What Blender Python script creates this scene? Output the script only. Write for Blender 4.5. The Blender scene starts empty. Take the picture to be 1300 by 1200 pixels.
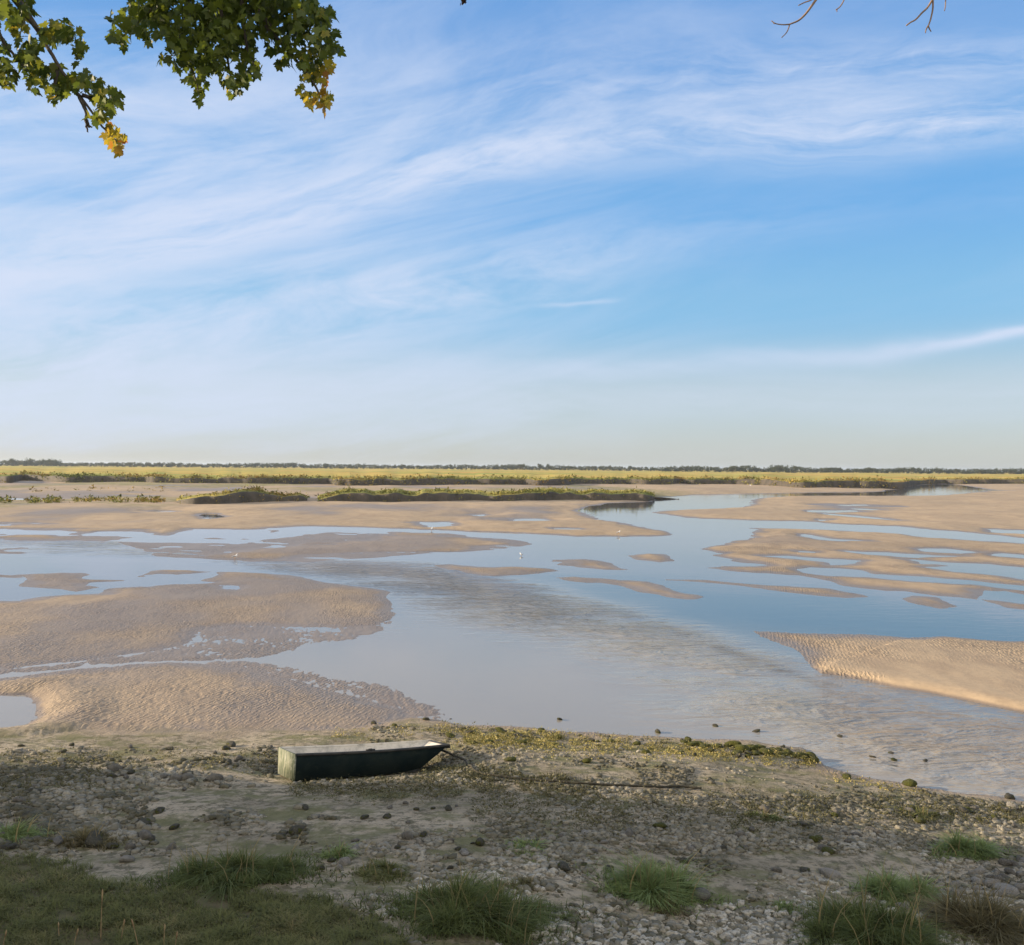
import bpy, math, random
import numpy as np
from mathutils import Vector, Matrix

rng = np.random.default_rng(7)
random.seed(7)
scene = bpy.context.scene
COL = scene.collection

# ------------------------------------------------------------------ camera
FPX, CAMH = 1130.0, 5.4                      # focal length in pixels of the 1300x1200 photo, eye height above water
PITCH = -math.atan(6.5 / FPX)
ROLL = math.radians(0.44)
fw = np.array([0, math.cos(PITCH), math.sin(PITCH)])
r0 = np.array([1.0, 0, 0]); u0 = np.cross(r0, fw)
RV = r0 * math.cos(ROLL) + u0 * math.sin(ROLL)
UV = -r0 * math.sin(ROLL) + u0 * math.cos(ROLL)
cd = bpy.data.cameras.new("camera")
cd.sensor_width = 36.0; cd.lens = 36.0 * FPX / 1300.0
cd.clip_start = 0.05; cd.clip_end = 30000
cam = bpy.data.objects.new("camera", cd); COL.objects.link(cam)
M = Matrix(((RV[0], UV[0], -fw[0], 0), (RV[1], UV[1], -fw[1], 0), (RV[2], UV[2], -fw[2], CAMH), (0, 0, 0, 1)))
cam.matrix_world = M
scene.camera = cam

def rays(px, py):
    px = np.asarray(px, float); py = np.asarray(py, float)
    a = (px - 650) / FPX; b = (600 - py) / FPX
    return fw[None, :] + a[:, None] * RV[None, :] + b[:, None] * UV[None, :]

def flat(px, py, z=0.0):
    """the point of the level z that a photo pixel looks at"""
    d = rays(px, py)
    s = np.maximum(-d[:, 2], 0.0009)
    t = (CAMH - z) / s
    return np.stack([d[:, 0] * t, d[:, 1] * t], -1)

def at_depth(px, py, Y):
    d = rays(np.atleast_1d(px), np.atleast_1d(py))
    t = Y / d[:, 1]
    return np.array([0, 0, CAMH]) + d * t[:, None]

# ------------------------------------------------------------------ noise
def _hash(i, j, s):
    n = (i * 374761393 + j * 668265263 + s * 974711) & 0xffffffff
    n = ((n ^ (n >> 13)) * 1274126177) & 0xffffffff
    return ((n ^ (n >> 16)) & 0xffff) / 65535.0

def vnoise(x, y, s=0):
    xi = np.floor(x).astype(np.int64); yi = np.floor(y).astype(np.int64)
    fx = x - xi; fy = y - yi
    fx = fx * fx * (3 - 2 * fx); fy = fy * fy * (3 - 2 * fy)
    a = _hash(xi, yi, s); b = _hash(xi + 1, yi, s); c = _hash(xi, yi + 1, s); d = _hash(xi + 1, yi + 1, s)
    return (a + (b - a) * fx) * (1 - fy) + (c + (d - c) * fx) * fy - 0.5

def fbm(x, y, s=0, o=3):
    r = 0; a = 1.0
    for k in range(o):
        r = r + a * vnoise(x * 2 ** k + 17.3 * k, y * 2 ** k - 9.1 * k, s + k); a *= 0.5
    return r

def sstep(a, b, x):
    t = np.clip((x - a) / (b - a), 0, 1)
    return t * t * (3 - 2 * t)

# ------------------------------------------------------------------ plan of the estuary (outlines of bars, pools, shore)
ZA, ZB, ZC = (0, 570, 2.9545), (430, 570, 2.9545), (860, 570, 2.9545)
ZD, ZE, ZF = (0, 700, 2.5), (480, 700, 3.095), (860, 700, 2.9545)
ZP = (0, 0, 1.0)
def pl(z, s):
    v = np.array([[float(c) for c in p.split(",")] for p in s.split()])
    return np.stack([z[0] + v[:, 0] / z[2], z[1] + v[:, 1] / z[2]], -1)
def ground_poly(z, s):
    p = pl(z, s)
    # densify in the picture so straight picture edges stay straight on the ground
    q = []
    for i in range(len(p)):
        a, b = p[i], p[(i + 1) % len(p)]
        n = max(1, int(np.hypot(*(b - a)) // 90))
        for k in range(n): q.append(a + (b - a) * k / n)
    q = np.array(q)
    return flat(q[:, 0], q[:, 1])

LAND = [ground_poly(*t) for t in [
 (ZP, "-700,672 0,672.4 42,673.6 81,674.6 90,679 102,680 108,678 122,676 149,675.3 169,676.3 180,678.3 220,680 228,675 231,672.4 283,672.4 288,673.6 315,674.4 338,672.4 352,669.8 365,669 374,667.8 379,666.8 406,666.8 440,668.4 482,670 521,671.5 550,673.6 575,675 620,677 660,678.3 685,679.7 728,681.7 778,681.7 829,680.8 856,679 846,675.8 829,671.5 795,665.6 778,662 761,659.7 745,653 734,649.5 739,645.3 761,641 778,638.5 804,638 828,637.2 831,635 836,632 863,630 880,628.4 931,627.5 981,626.7 1032,625.5 1100,625 1122,624 1126,622.5 1148,621 1151,618 1175,615.4 1198,614.3 1215,615.4 1232,618 1259,622.5 1500,624 2000,626 2000,560 -700,560"),
 (ZP, "2000,624 1500,623 1259,622.9 1232,625.8 1198,629 1165,630 1100,630 998,630 965,632.6 953,635 953,641 948,643.6 914,646 880,647 855,648 836,649.5 831,651 841,653 858,655.5 866,657 880,658.8 922,659.7 965,661.4 1024,662 1049,664.8 1100,667 1137,668 1181,672.4 1224,675.8 1263,679 1300,683 1500,697 2000,735"),
 (ZP, "268,704.5 300,700.5 330,698.5 360,694.5 392,690.5 430,689 445,684 440,680 470,676.5 500,677 545,679 585,681 615,684 650,688 645,691 620,694.5 575,698 500,700.5 440,704 400,706 370,709 310,708 268,706"),
 (ZA, "-1900,325 0,325 150,322 300,330 480,338 400,347 200,343 0,335 -1900,335"),
 (ZA, "750,335 790,331 840,335 840,340 770,339"), (ZA, "880,338 915,335 950,338 910,342"), (ZA, "980,311 1010,308 1040,311 1000,315"),
 (ZA, "1110,320 1170,320 1260,328 1300,330 1300,338 1230,334 1150,328"), (ZA, "1090,352 1160,348 1240,352 1300,350 1300,357 1200,358"),
 (ZA, "1050,373 1100,369 1140,374 1100,378"), (ZA, "0,378 60,372 140,376 150,384 90,392 0,388"),
 (ZD, "70,85 60,70 140,65 250,65 330,75 440,82 410,90 330,95 280,100 260,110 300,120 230,133 130,128 50,115 80,100"),
 (ZD, "-1800,64 0,65 60,75 55,86 0,90 -1800,95"),
 (ZD, "460,65 500,58 600,57 680,65 610,75 480,73"),
 (ZD, "-1800,150 0,160 60,160 110,150 200,142 300,140 330,122 400,117 470,115 560,105 640,100 700,94 640,88 690,66 720,64 850,75 950,90 1060,103 1200,122 1240,132 1235,165 1250,200 1240,220 1190,235 1080,240 980,240 850,240 750,237 660,243 620,258 610,285 560,305 500,318 430,326 350,338 200,355 100,365 0,375 -1800,400"),
 (ZD, "-1800,420 0,405 150,385 300,370 450,358 560,352 700,362 830,378 900,400 1000,430 1100,455 1200,480 1300,505 1330,540 1200,600 0,640 -1800,640"),
 (ZC, "280,298 440,300 540,302 650,310 800,315 900,330 1050,340 1200,348 1300,355 1900,390 3200,480 3200,900 1900,640 1300,551 1240,534 1140,534 1160,559 1150,569 1080,559 960,549 860,536 800,534 760,529 620,514 540,494 470,475 330,464 230,458 150,446 100,441 280,440 330,435 200,418 120,400 180,390 130,385 60,375 150,360 230,345 290,330 295,310"),
 (ZF, "1160,182 1250,195 1300,200 1900,240 1900,256 1300,218 1220,210 1160,190"),
 (ZF, "-60,104 0,105 100,108 220,120 340,128 450,132 570,140 690,162 712,170 640,175 540,168 440,158 340,145 220,130 100,120 0,110 -60,108"),
 (ZF, "830,178 880,166 960,170 1040,195 1060,208 980,215 900,200"),
 (ZE, "690,105 780,98 880,105 950,112 1060,120 1130,140 1190,165 1270,180 1210,192 1120,180 1020,155 930,135 870,122 760,122"),
 (ZE, "230,55 300,50 420,52 540,48 640,52 720,68 640,80 540,90 440,97 380,85 300,68"),
 (ZE, "960,15 1050,5 1110,10 1180,40 1120,50 1010,35"),
 (ZE, "670,44 800,38 900,50 1000,64 900,62 760,50"),
 (ZF, "280,300 420,305 560,310 700,315 830,320 1000,322 1150,330 1300,335 3200,420 3200,900 1900,720 1300,600 1180,575 1000,540 850,515 740,490 620,468 530,455 480,415 430,375 370,345 300,320"),
]]
POOL = [ground_poly(*t) for t in [
 (ZP, "425,674 477,675 484,678 504,681 480,681 477,686 450,682.5 440,682.5"),
 (ZP, "521,663 535,662.7 569,663 585,665.6 569,667.3 548,669 541,667.3"),
 (ZP, "249,653 264,652.4 284,656.3 262,659.7 250,657"), (ZP, "601,653 617,652.6 619,654.6 602,656"),
 (ZP, "640,658 685,658.3 695,660.4 660,661"), (ZP, "-500,632 44,632.6 80,633.6 40,634.6 -500,634.6"),
 (ZP, "-100,664 20,664.5 60,665.5 10,666.2 -100,666"), (ZP, "180,649 205,648.5 230,650 200,651"), (ZP, "700,671 735,671.6 745,673 712,672.6"),
 (ZC, "470,231 640,230 690,235 560,239 480,237"), (ZC, "520,240 640,247 780,262 830,268 690,258 560,246"), (ZC, "590,211 700,209 740,212 640,214"),
 (ZC, "515,269 545,263 585,263 560,270"), (ZC, "620,222 720,226 770,230 680,229"),
 (ZC, "1160,301 1300,305 1900,330 1900,350 1300,321 1190,316"),
 (ZC, "470,318 520,325 600,338 700,346 560,345 490,331"), (ZC, "440,382 520,385 520,390 450,388"),
 (ZC, "620,382 800,388 1060,402 900,408 700,396"), (ZC, "890,375 1000,372 1110,385 1040,392 920,385"),
 (ZC, "300,400 420,402 560,412 690,420 680,432 580,440 560,426 420,411"),
 (ZC, "1180,390 1300,398 1900,440 1900,455 1300,412 1190,401"),
 (ZC, "850,412 1000,425 1150,430 1300,447 1900,520 1900,560 1300,490 1160,470 1040,460 945,445 1030,439 930,430"),
 (ZC, "440,450 520,445 680,455 740,470 900,480 1100,495 1300,515 1900,580 1900,597 1300,532 1100,511 900,496 700,481 560,476 480,463"),
 (ZD, "695,108 760,110 756,122 725,120"), (ZD, "-1800,460 0,458 60,458 95,475 115,530 80,555 30,562 -1800,590"),
]]
SCARP = [ground_poly(ZF, "530,455 620,468 740,490 850,515 1000,540 1180,575 1300,600 1900,720 1900,721 1300,601 1180,576 1000,541 850,516 740,491 620,469 530,456")]
POOLSCARP = ground_poly(ZD, "60,458 95,475 115,530 80,555 30,562 30,561 80,554 114,530 94,475")
STEP = ground_poly(ZF, "530,455 620,420 720,385 840,335 1000,322 1300,335 3200,420 3200,900 1300,600 1000,540 740,490 620,468")
SHORE_PX = pl(ZP, "-700,940 0,926 60,926 200,930 350,930 450,925 520,913 560,915 600,922 680,925 720,928 800,935 860,938 950,942 1010,948 1035,962 1045,975 1080,985 1150,998 1220,1010 1300,1020 1950,1130")
_sh = flat(SHORE_PX[:, 0], SHORE_PX[:, 1])
BEACH = np.concatenate([_sh, np.array([[40, -6], [-60, -6]])])
FILM = [ground_poly(ZD, "-600,372 0,372 350,338 500,318 600,290 640,238 850,236 1080,236 1190,232 1240,222 1270,235 1180,262 1060,285 950,318 820,340 700,346 560,353 400,356 0,392 -600,420"),
        ground_poly(ZD, "640,372 760,392 900,420 1000,452 1100,478 1200,505 1280,535 1390,550 1400,525 1360,496 1280,462 1160,428 1020,396 900,370 800,356 700,350"),
        ground_poly(ZP, "150,688 300,690 420,676 520,677 640,684 680,690 640,698 500,706 380,714 300,712 200,706")]
CHOP = ground_poly(ZP, "300,708 480,716 600,728 720,764 850,796 1000,850 1300,905 1900,985 1900,1100 1300,1015 1100,975 950,925 800,850 650,795 520,752 400,730")
CHOP2 = ground_poly(ZP, "0,683 150,690 330,712 480,712 420,722 200,705 0,700")
STREAK = ground_poly(ZP, "470,722 560,735 650,760 760,800 830,822 740,810 640,780 520,748")
LINE = ground_poly(ZP, "820,782 860,796 930,820 1000,848 1070,876 1060,880 990,856 915,830 850,802")

BOAT = dict(x=-3.661, y=14.657, z=.686, yaw=.456, pt=-.078, hl=.19, L=2.675, W=1.19, D=.40, Wb=.906, Lb=2.2)
def boat_axes():
    q = BOAT; c, s = math.cos(q['yaw']), math.sin(q['yaw'])
    ax = np.array([c * math.cos(q['pt']), s * math.cos(q['pt']), math.sin(q['pt'])])
    sd = np.array([s, -c, 0]) * math.cos(q['hl']) + np.array([0, 0, math.sin(q['hl'])])
    sd = sd - ax * (ax @ sd); sd /= np.linalg.norm(sd); up = np.cross(sd, ax)
    return ax, sd, (up if up[2] > 0 else -up)
AXV, SDV, UPV = boat_axes()
BASE0 = np.array([BOAT['x'], BOAT['y'], BOAT['z']]) - UPV * BOAT['D']
def seg_dist(P, poly, closed=True):
    best = np.full(len(P), 1e18)
    n = len(poly)
    for i in range(n if closed else n - 1):
        a = poly[i]; b = poly[(i + 1) % n]; ab = b - a
        L = max(ab @ ab, 1e-12)
        t = np.clip(((P - a) @ ab) / L, 0, 1)
        dx = P[:, 0] - a[0] - t * ab[0]; dy = P[:, 1] - a[1] - t * ab[1]
        np.minimum(best, dx * dx + dy * dy, out=best)
    return np.sqrt(best)

def inside(P, poly):
    c = np.zeros(len(P), bool); n = len(poly)
    x, y = P[:, 0], P[:, 1]
    for i in range(n):
        x1, y1 = poly[i]; x2, y2 = poly[(i + 1) % n]
        if y1 == y2: continue
        k = ((y1 > y) != (y2 > y)) & (x < (x2 - x1) * (y - y1) / (y2 - y1) + x1)
        c ^= k
    return c

def sdf(P, poly, margin=40.0):
    out = np.full(len(P), -margin)
    lo = poly.min(0) - margin; hi = poly.max(0) + margin
    k = np.where((P[:, 0] > lo[0]) & (P[:, 0] < hi[0]) & (P[:, 1] > lo[1]) & (P[:, 1] < hi[1]))[0]
    if len(k) == 0: return out
    Q = P[k]; d = seg_dist(Q, poly); s = inside(Q, poly)
    out[k] = np.where(s, d, np.maximum(-d, -margin))
    return out

def relief(P):
    """height of the sand and the shore, with masks"""
    x, y = P[:, 0], P[:, 1]; r = np.hypot(x, y)
    # wobble of the outlines
    jx = 0.35 * fbm(x / 1.3, y / 1.9, 3) * np.clip(r / 30, .35, 3) + .6 * fbm(x / 9, y / 16, 5) * np.clip((r - 25) / 60, 0, 1.2)
    jy = (0.35 * fbm(x / 1.3, y / 1.9, 11) * np.clip(r / 30, .35, 3) + .8 * fbm(x / 9, y / 16, 15) * np.clip((r - 25) / 60, 0, 1.2))
    # long thin fingers of sand and water on the flats to the left
    fl = sstep(34, 50, r) * sstep(125, 90, r) * sstep(14, -2, x - .05 * r)
    jy = jy + fl * (2.6 * vnoise(x / 11 + .3 * y, y / 3.2, 17) + 2.2 * vnoise(x / 5, y / 1.9, 19))
    Q = P + np.stack([jx, jy], -1)
    S = np.full(len(P), -40.0)
    for p in LAND: S = np.maximum(S, sdf(Q, p))
    for p in POOL: S = np.minimum(S, -sdf(Q, p))
    w = 1.5 + 0.03 * r
    ds = seg_dist(Q, SCARP[0], False)
    w = w * (0.10 + 0.90 * sstep(0.3, 2.5, ds))
    dp = seg_dist(Q, POOLSCARP, False)
    w = w * (0.35 + 0.65 * sstep(0.5, 2.5, dp))
    h = np.clip(0.085 + 0.0022 * r, 0, .5) + .17 * (1 - sstep(.5, 1.8, dp)) + .03 * (1 - sstep(.8, 4, ds))
    z = np.where(S > 0, h * (1 - np.exp(-np.maximum(S, 0) / w)), np.maximum(S * 0.07, -0.35))
    sat = np.clip(S / (1.5 + .02 * r), 0, 1)
    und = .025 * fbm(x / 2.2, y / 3.2, 21) + .06 * fbm(x / 9, y / 14, 25, 3)
    und = und * np.clip(1.15 - r / 45, .25, 1) + np.clip(r / 120 - .25, 0, .9) * .36 * fbm(x / 15, y / 26, 31, 4)
    und = und + fl * (.10 * vnoise(x / 13 + .2 * y, y / 3.4, 37) + .06 * vnoise(x / 5, y / 2.2, 39))
    z = z + und * sat
    # real sand ripples on the near bars: they break the waterline into tongues
    a = .3; xr = x * math.cos(a) + y * math.sin(a); yr = -x * math.sin(a) + y * math.cos(a)
    rp = np.abs(vnoise(xr / .135 + 1.2 * vnoise(x / .5, y / .5, 63), yr / .30, 61)) + .5 * np.abs(vnoise(xr / .08, yr / .16, 67))
    calm = sstep(-.15, .25, vnoise(x / 4.5, y / 3.2, 69) + .25 - .5 * (x > 6) * (y < 27.0 - .3 * (x - 7)))
    z = z + (.5 - 2.2 * rp) * .012 * (1 - sstep(30, 55, r)) * sstep(-1.0, .6, S) * (.15 + .85 * calm)
    st = sdf(Q, STEP, 6.0)
    z = z + .07 * sstep(-.02, .12, st) * sat
    # sheet-thin films at the falling ends of near bars
    Sb = sdf(P + np.stack([0.25 * fbm(x / .9, y / .9, 41), 0.35 * fbm(x / 1.1, y / .9, 43)], -1), BEACH, 30.0)
    zb = np.where(Sb > 0, .03 + .118 * Sb - .0012 * Sb * Sb, Sb * .10) + np.clip(Sb, 0, 1) * (.05 * fbm(x / 1.4, y / 1.1, 51, 4) + .10 * fbm(x / 5, y / 3.5, 55))
    z = np.maximum(z, np.maximum(zb, -.35))
    # films of water a few millimetres deep over rippled mud, where the bars run out
    for fp in FILM:
        f = sstep(-.9, .3, sdf(P + np.stack([.5 * fbm(x / 1.6, y / 2.4, 45), .7 * fbm(x / 1.6, y / 2.4, 47)], -1), fp, 6.0))
        flm = .006 + .022 * fbm(x / 1.8 + .5 * y, y / 1.3, 49, 3) + (.5 - 2.2 * rp) * .013 * (r < 50)
        z = np.where(f > 0, np.maximum(z, flm * f - .05 * (1 - f)), z)
    # the boat has bedded itself into the slope
    lx = (x - BOAT['x']) * AXV[0] + (y - BOAT['y']) * AXV[1]; ly = (x - BOAT['x']) * -AXV[1] + (y - BOAT['y']) * AXV[0]
    seat = BASE0[2] - (UPV[0] * (x - BASE0[0]) + UPV[1] * (y - BASE0[1])) / UPV[2] - .03
    seat = np.maximum(seat, .035)
    k = sstep(1.3, .15, np.hypot(np.maximum(np.abs(lx - 1.15) - 1.05, 0), np.maximum(np.abs(ly) - .45, 0)))
    z = z + (seat - z) * k
    bank = sstep(5.4, 2.7, y) * sstep(4, -3, np.abs(x) - 80)
    z = z + (3.78 - z) * bank
    return z, S, Sb

def height(P):
    return relief(np.asarray(P, float))[0]

def ground(px, py, it=7):
    """points of the ground that photo pixels look at"""
    z = np.full(len(px), .3)
    for _ in range(it):
        d = rays(px, py); t = (CAMH - z) / np.maximum(-d[:, 2], .0009)
        P = d[:, :2] * t[:, None]
        z = .35 * z + .65 * np.maximum(height(P), 0)
    d = rays(px, py); t = (CAMH - z) / np.maximum(-d[:, 2], .0009); P = d[:, :2] * t[:, None]
    return np.concatenate([P, height(P)[:, None]], 1)

def gpt(px, py):
    return ground(np.array([float(px)]), np.array([float(py)]), 14)[0]

# ------------------------------------------------------------------ object helpers
def tag(o, label=None, cat=None, group=None, kind=None):
    if label: o["label"] = label
    if cat: o["category"] = cat
    if group: o["group"] = group
    if kind: o["kind"] = kind
    return o

def empty(name, loc=(0, 0, 0), rz=0.0):
    o = bpy.data.objects.new(name, None); COL.objects.link(o)
    o.location = loc; o.rotation_euler = (0, 0, rz); o.empty_display_size = .2
    return o

def mesh_np(name, V, polys, mat=None, parent=None, attrs=None, smooth=True, link=True):
    """polys: list of (n,k) int arrays; attrs: name -> per-vertex float array"""
    me = bpy.data.meshes.new(name)
    V = np.ascontiguousarray(V, np.float32)
    me.vertices.add(len(V)); me.vertices.foreach_set("co", V.ravel())
    polys = [np.asarray(p, np.int32) for p in polys if len(p)]
    idx = np.concatenate([p.ravel() for p in polys])
    tot = np.concatenate([np.full(len(p), p.shape[1], np.int32) for p in polys])
    st = np.concatenate([[0], np.cumsum(tot)[:-1]]).astype(np.int32)
    me.loops.add(len(idx)); me.loops.foreach_set("vertex_index", idx)
    me.polygons.add(len(tot)); me.polygons.foreach_set("loop_start", st)
    me.polygons.foreach_set("loop_total", tot)
    if smooth: me.polygons.foreach_set("use_smooth", np.ones(len(tot), bool))
    for k, a in (attrs or {}).items():
        at = me.attributes.new(k, 'FLOAT', 'POINT'); at.data.foreach_set("value", np.ascontiguousarray(a, np.float32))
    me.update(calc_edges=True); me.validate()
    if mat: me.materials.append(mat)
    o = bpy.data.objects.new(name, me)
    if link: COL.objects.link(o)
    if parent: o.parent = parent
    return o

class MB:
    """collects simple shapes and links them as ONE mesh object"""
    def __init__(s): s.v = []; s.f3 = []; s.f4 = []; s.n = 0
    def add(s, V, F):
        V = np.asarray(V, float)
        for f in F:
            (s.f4 if len(f) == 4 else s.f3).append([i + s.n for i in f])
        s.v.append(V); s.n += len(V)
    def box(s, a, b):
        x0, y0, z0 = a; x1, y1, z1 = b
        s.add([(x0,y0,z0),(x1,y0,z0),(x1,y1,z0),(x0,y1,z0),(x0,y0,z1),(x1,y0,z1),(x1,y1,z1),(x0,y1,z1)],
              [(0,3,2,1),(4,5,6,7),(0,1,5,4),(1,2,6,5),(2,3,7,6),(3,0,4,7)])
    def tube(s, pts, rad, n=8, cap=True):
        pts = np.asarray(pts, float); rad = np.broadcast_to(np.asarray(rad, float), (len(pts),))
        T = np.gradient(pts, axis=0); T /= np.linalg.norm(T, axis=1)[:, None] + 1e-12
        ref = np.array([0, 0, 1.0]) if abs(T[0][2]) < .9 else np.array([1.0, 0, 0])
        V = []
        a = np.linspace(0, 2 * np.pi, n, endpoint=False)
        X = None
        for p, t, r in zip(pts, T, rad):
            X = (ref if X is None else X); X = X - t * (X @ t); X = X / (np.linalg.norm(X) + 1e-12); Y = np.cross(t, X)
            V.append(p + r * (np.cos(a)[:, None] * X + np.sin(a)[:, None] * Y))
        V = np.concatenate(V); F = []
        for i in range(len(pts) - 1):
            for k in range(n):
                k2 = (k + 1) % n
                F.append((i * n + k, i * n + k2, (i + 1) * n + k2, (i + 1) * n + k))
        if cap:
            V = np.concatenate([V, pts[:1], pts[-1:]]); c0 = len(V) - 2; c1 = len(V) - 1; o = (len(pts) - 1) * n
            for k in range(n):
                k2 = (k + 1) % n
                F.append((c0, k2, k)); F.append((c1, o + k, o + k2))
        s.add(V, F)
    def build(s, name, mat, parent=None, smooth=True, attrs=None):
        V = np.concatenate(s.v)
        ps = []
        if s.f4: ps.append(np.array(s.f4))
        if s.f3: ps.append(np.array(s.f3))
        return mesh_np(name, V, ps, mat, parent, attrs, smooth)

def smooth_path(pts, n=8):
    """Catmull-Rom through the points"""
    P = np.asarray(pts, float); P = np.concatenate([[2 * P[0] - P[1]], P, [2 * P[-1] - P[-2]]])
    out = []
    for i in range(1, len(P) - 2):
        for k in range(n):
            t = k / n
            out.append(.5 * ((2 * P[i]) + (-P[i-1] + P[i+1]) * t + (2*P[i-1] - 5*P[i] + 4*P[i+1] - P[i+2]) * t*t + (-P[i-1] + 3*P[i] - 3*P[i+1] + P[i+2]) * t**3))
    out.append(P[-2])
    return np.array(out)

# ------------------------------------------------------------------ material helpers
class NT:
    def __init__(s, nt): s.nt = nt; s.n = nt.nodes; s.l = nt.links
    def new(s, t, **kw):
        o = s.n.new(t)
        for k, v in kw.items(): setattr(o, k, v)
        return o
    def put(s, sock, v):
        if hasattr(v, "is_linked") or isinstance(v, bpy.types.NodeSocket): s.l.new(v, sock)
        else: sock.default_value = v
    def m(s, op, a, b=None, c=None, clamp=False):
        o = s.new('ShaderNodeMath', operation=op, use_clamp=clamp)
        for i, v in enumerate((a, b, c)):
            if v is not None: s.put(o.inputs[i], v)
        return o.outputs[0]
    def ramp(s, v, a, b, lo=0.0, hi=1.0, smooth=True):
        o = s.new('ShaderNodeMapRange', interpolation_type='SMOOTHSTEP' if smooth else 'LINEAR')
        s.put(o.inputs['Value'], v); s.put(o.inputs['From Min'], a); s.put(o.inputs['From Max'], b)
        s.put(o.inputs['To Min'], lo); s.put(o.inputs['To Max'], hi)
        return o.outputs[0]
    def mix(s, f, a, b, blend='MIX'):
        o = s.new('ShaderNodeMix', data_type='RGBA', blend_type=blend)
        s.put(o.inputs[0], f)
        s.put(o.inputs[6], a if not isinstance(a, tuple) else (*a, 1)[:4])
        s.put(o.inputs[7], b if not isinstance(b, tuple) else (*b, 1)[:4])
        return o.outputs[2]
    def mixf(s, f, a, b):
        o = s.new('ShaderNodeMix', data_type='FLOAT')
        s.put(o.inputs[0], f); s.put(o.inputs[2], a); s.put(o.inputs[3], b)
        return o.outputs[0]
    def map(s, vec, scale=(1, 1, 1), rz=0.0, loc=(0, 0, 0)):
        o = s.new('ShaderNodeMapping'); s.l.new(vec, o.inputs[0])
        o.inputs['Scale'].default_value = scale; o.inputs['Rotation'].default_value = (0, 0, rz); o.inputs['Location'].default_value = loc
        return o.outputs[0]
    def noise(s, vec, scale=1.0, detail=3.0, rough=.5, dist=0.0, out=0):
        o = s.new('ShaderNodeTexNoise'); s.l.new(vec, o.inputs['Vector'])
        o.inputs['Scale'].default_value = scale; o.inputs['Detail'].default_value = detail
        o.inputs['Roughness'].default_value = rough; o.inputs['Distortion'].default_value = dist
        return o.outputs[out]
    def vor(s, vec, scale=1.0, feature='F1', rnd=1.0, out='Distance'):
        o = s.new('ShaderNodeTexVoronoi', feature=feature); s.l.new(vec, o.inputs['Vector'])
        o.inputs['Scale'].default_value = scale; o.inputs['Randomness'].default_value = rnd
        return o.outputs[out]
    def attr(s, name):
        return s.new('ShaderNodeAttribute', attribute_name=name).outputs['Fac']
    def pos(s): return s.new('ShaderNodeNewGeometry').outputs['Position']
    def obj(s): return s.new('ShaderNodeTexCoord').outputs['Object']
    def sep(s, v):
        o = s.new('ShaderNodeSeparateXYZ'); s.l.new(v, o.inputs[0]); return o.outputs
    def bump(s, h, dist=.02, strength=1.0, normal=None):
        o = s.new('ShaderNodeBump'); s.put(o.inputs['Height'], h); s.put(o.inputs['Distance'], dist); s.put(o.inputs['Strength'], strength)
        if normal is not None: s.l.new(normal, o.inputs['Normal'])
        return o.outputs[0]

def material(name):
    m = bpy.data.materials.new(name); m.use_nodes = True
    n = NT(m.node_tree); b = m.node_tree.nodes['Principled BSDF']
    return m, n, b

def simple(name, c1, c2, scale=3.0, rough=.8, bump=.004, bscale=20, spec=.3):
    m, n, b = material(name); p = n.obj()
    f = n.ramp(n.noise(p, scale, 5, .6), .35, .65)
    n.put(b.inputs['Base Color'], n.mix(f, c1, c2)); b.inputs['Roughness'].default_value = rough
    b.inputs['Specular IOR Level'].default_value = spec
    if bump: n.put(b.inputs['Normal'], n.bump(n.noise(p, bscale, 4), bump))
    return m
MAT = {}
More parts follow.
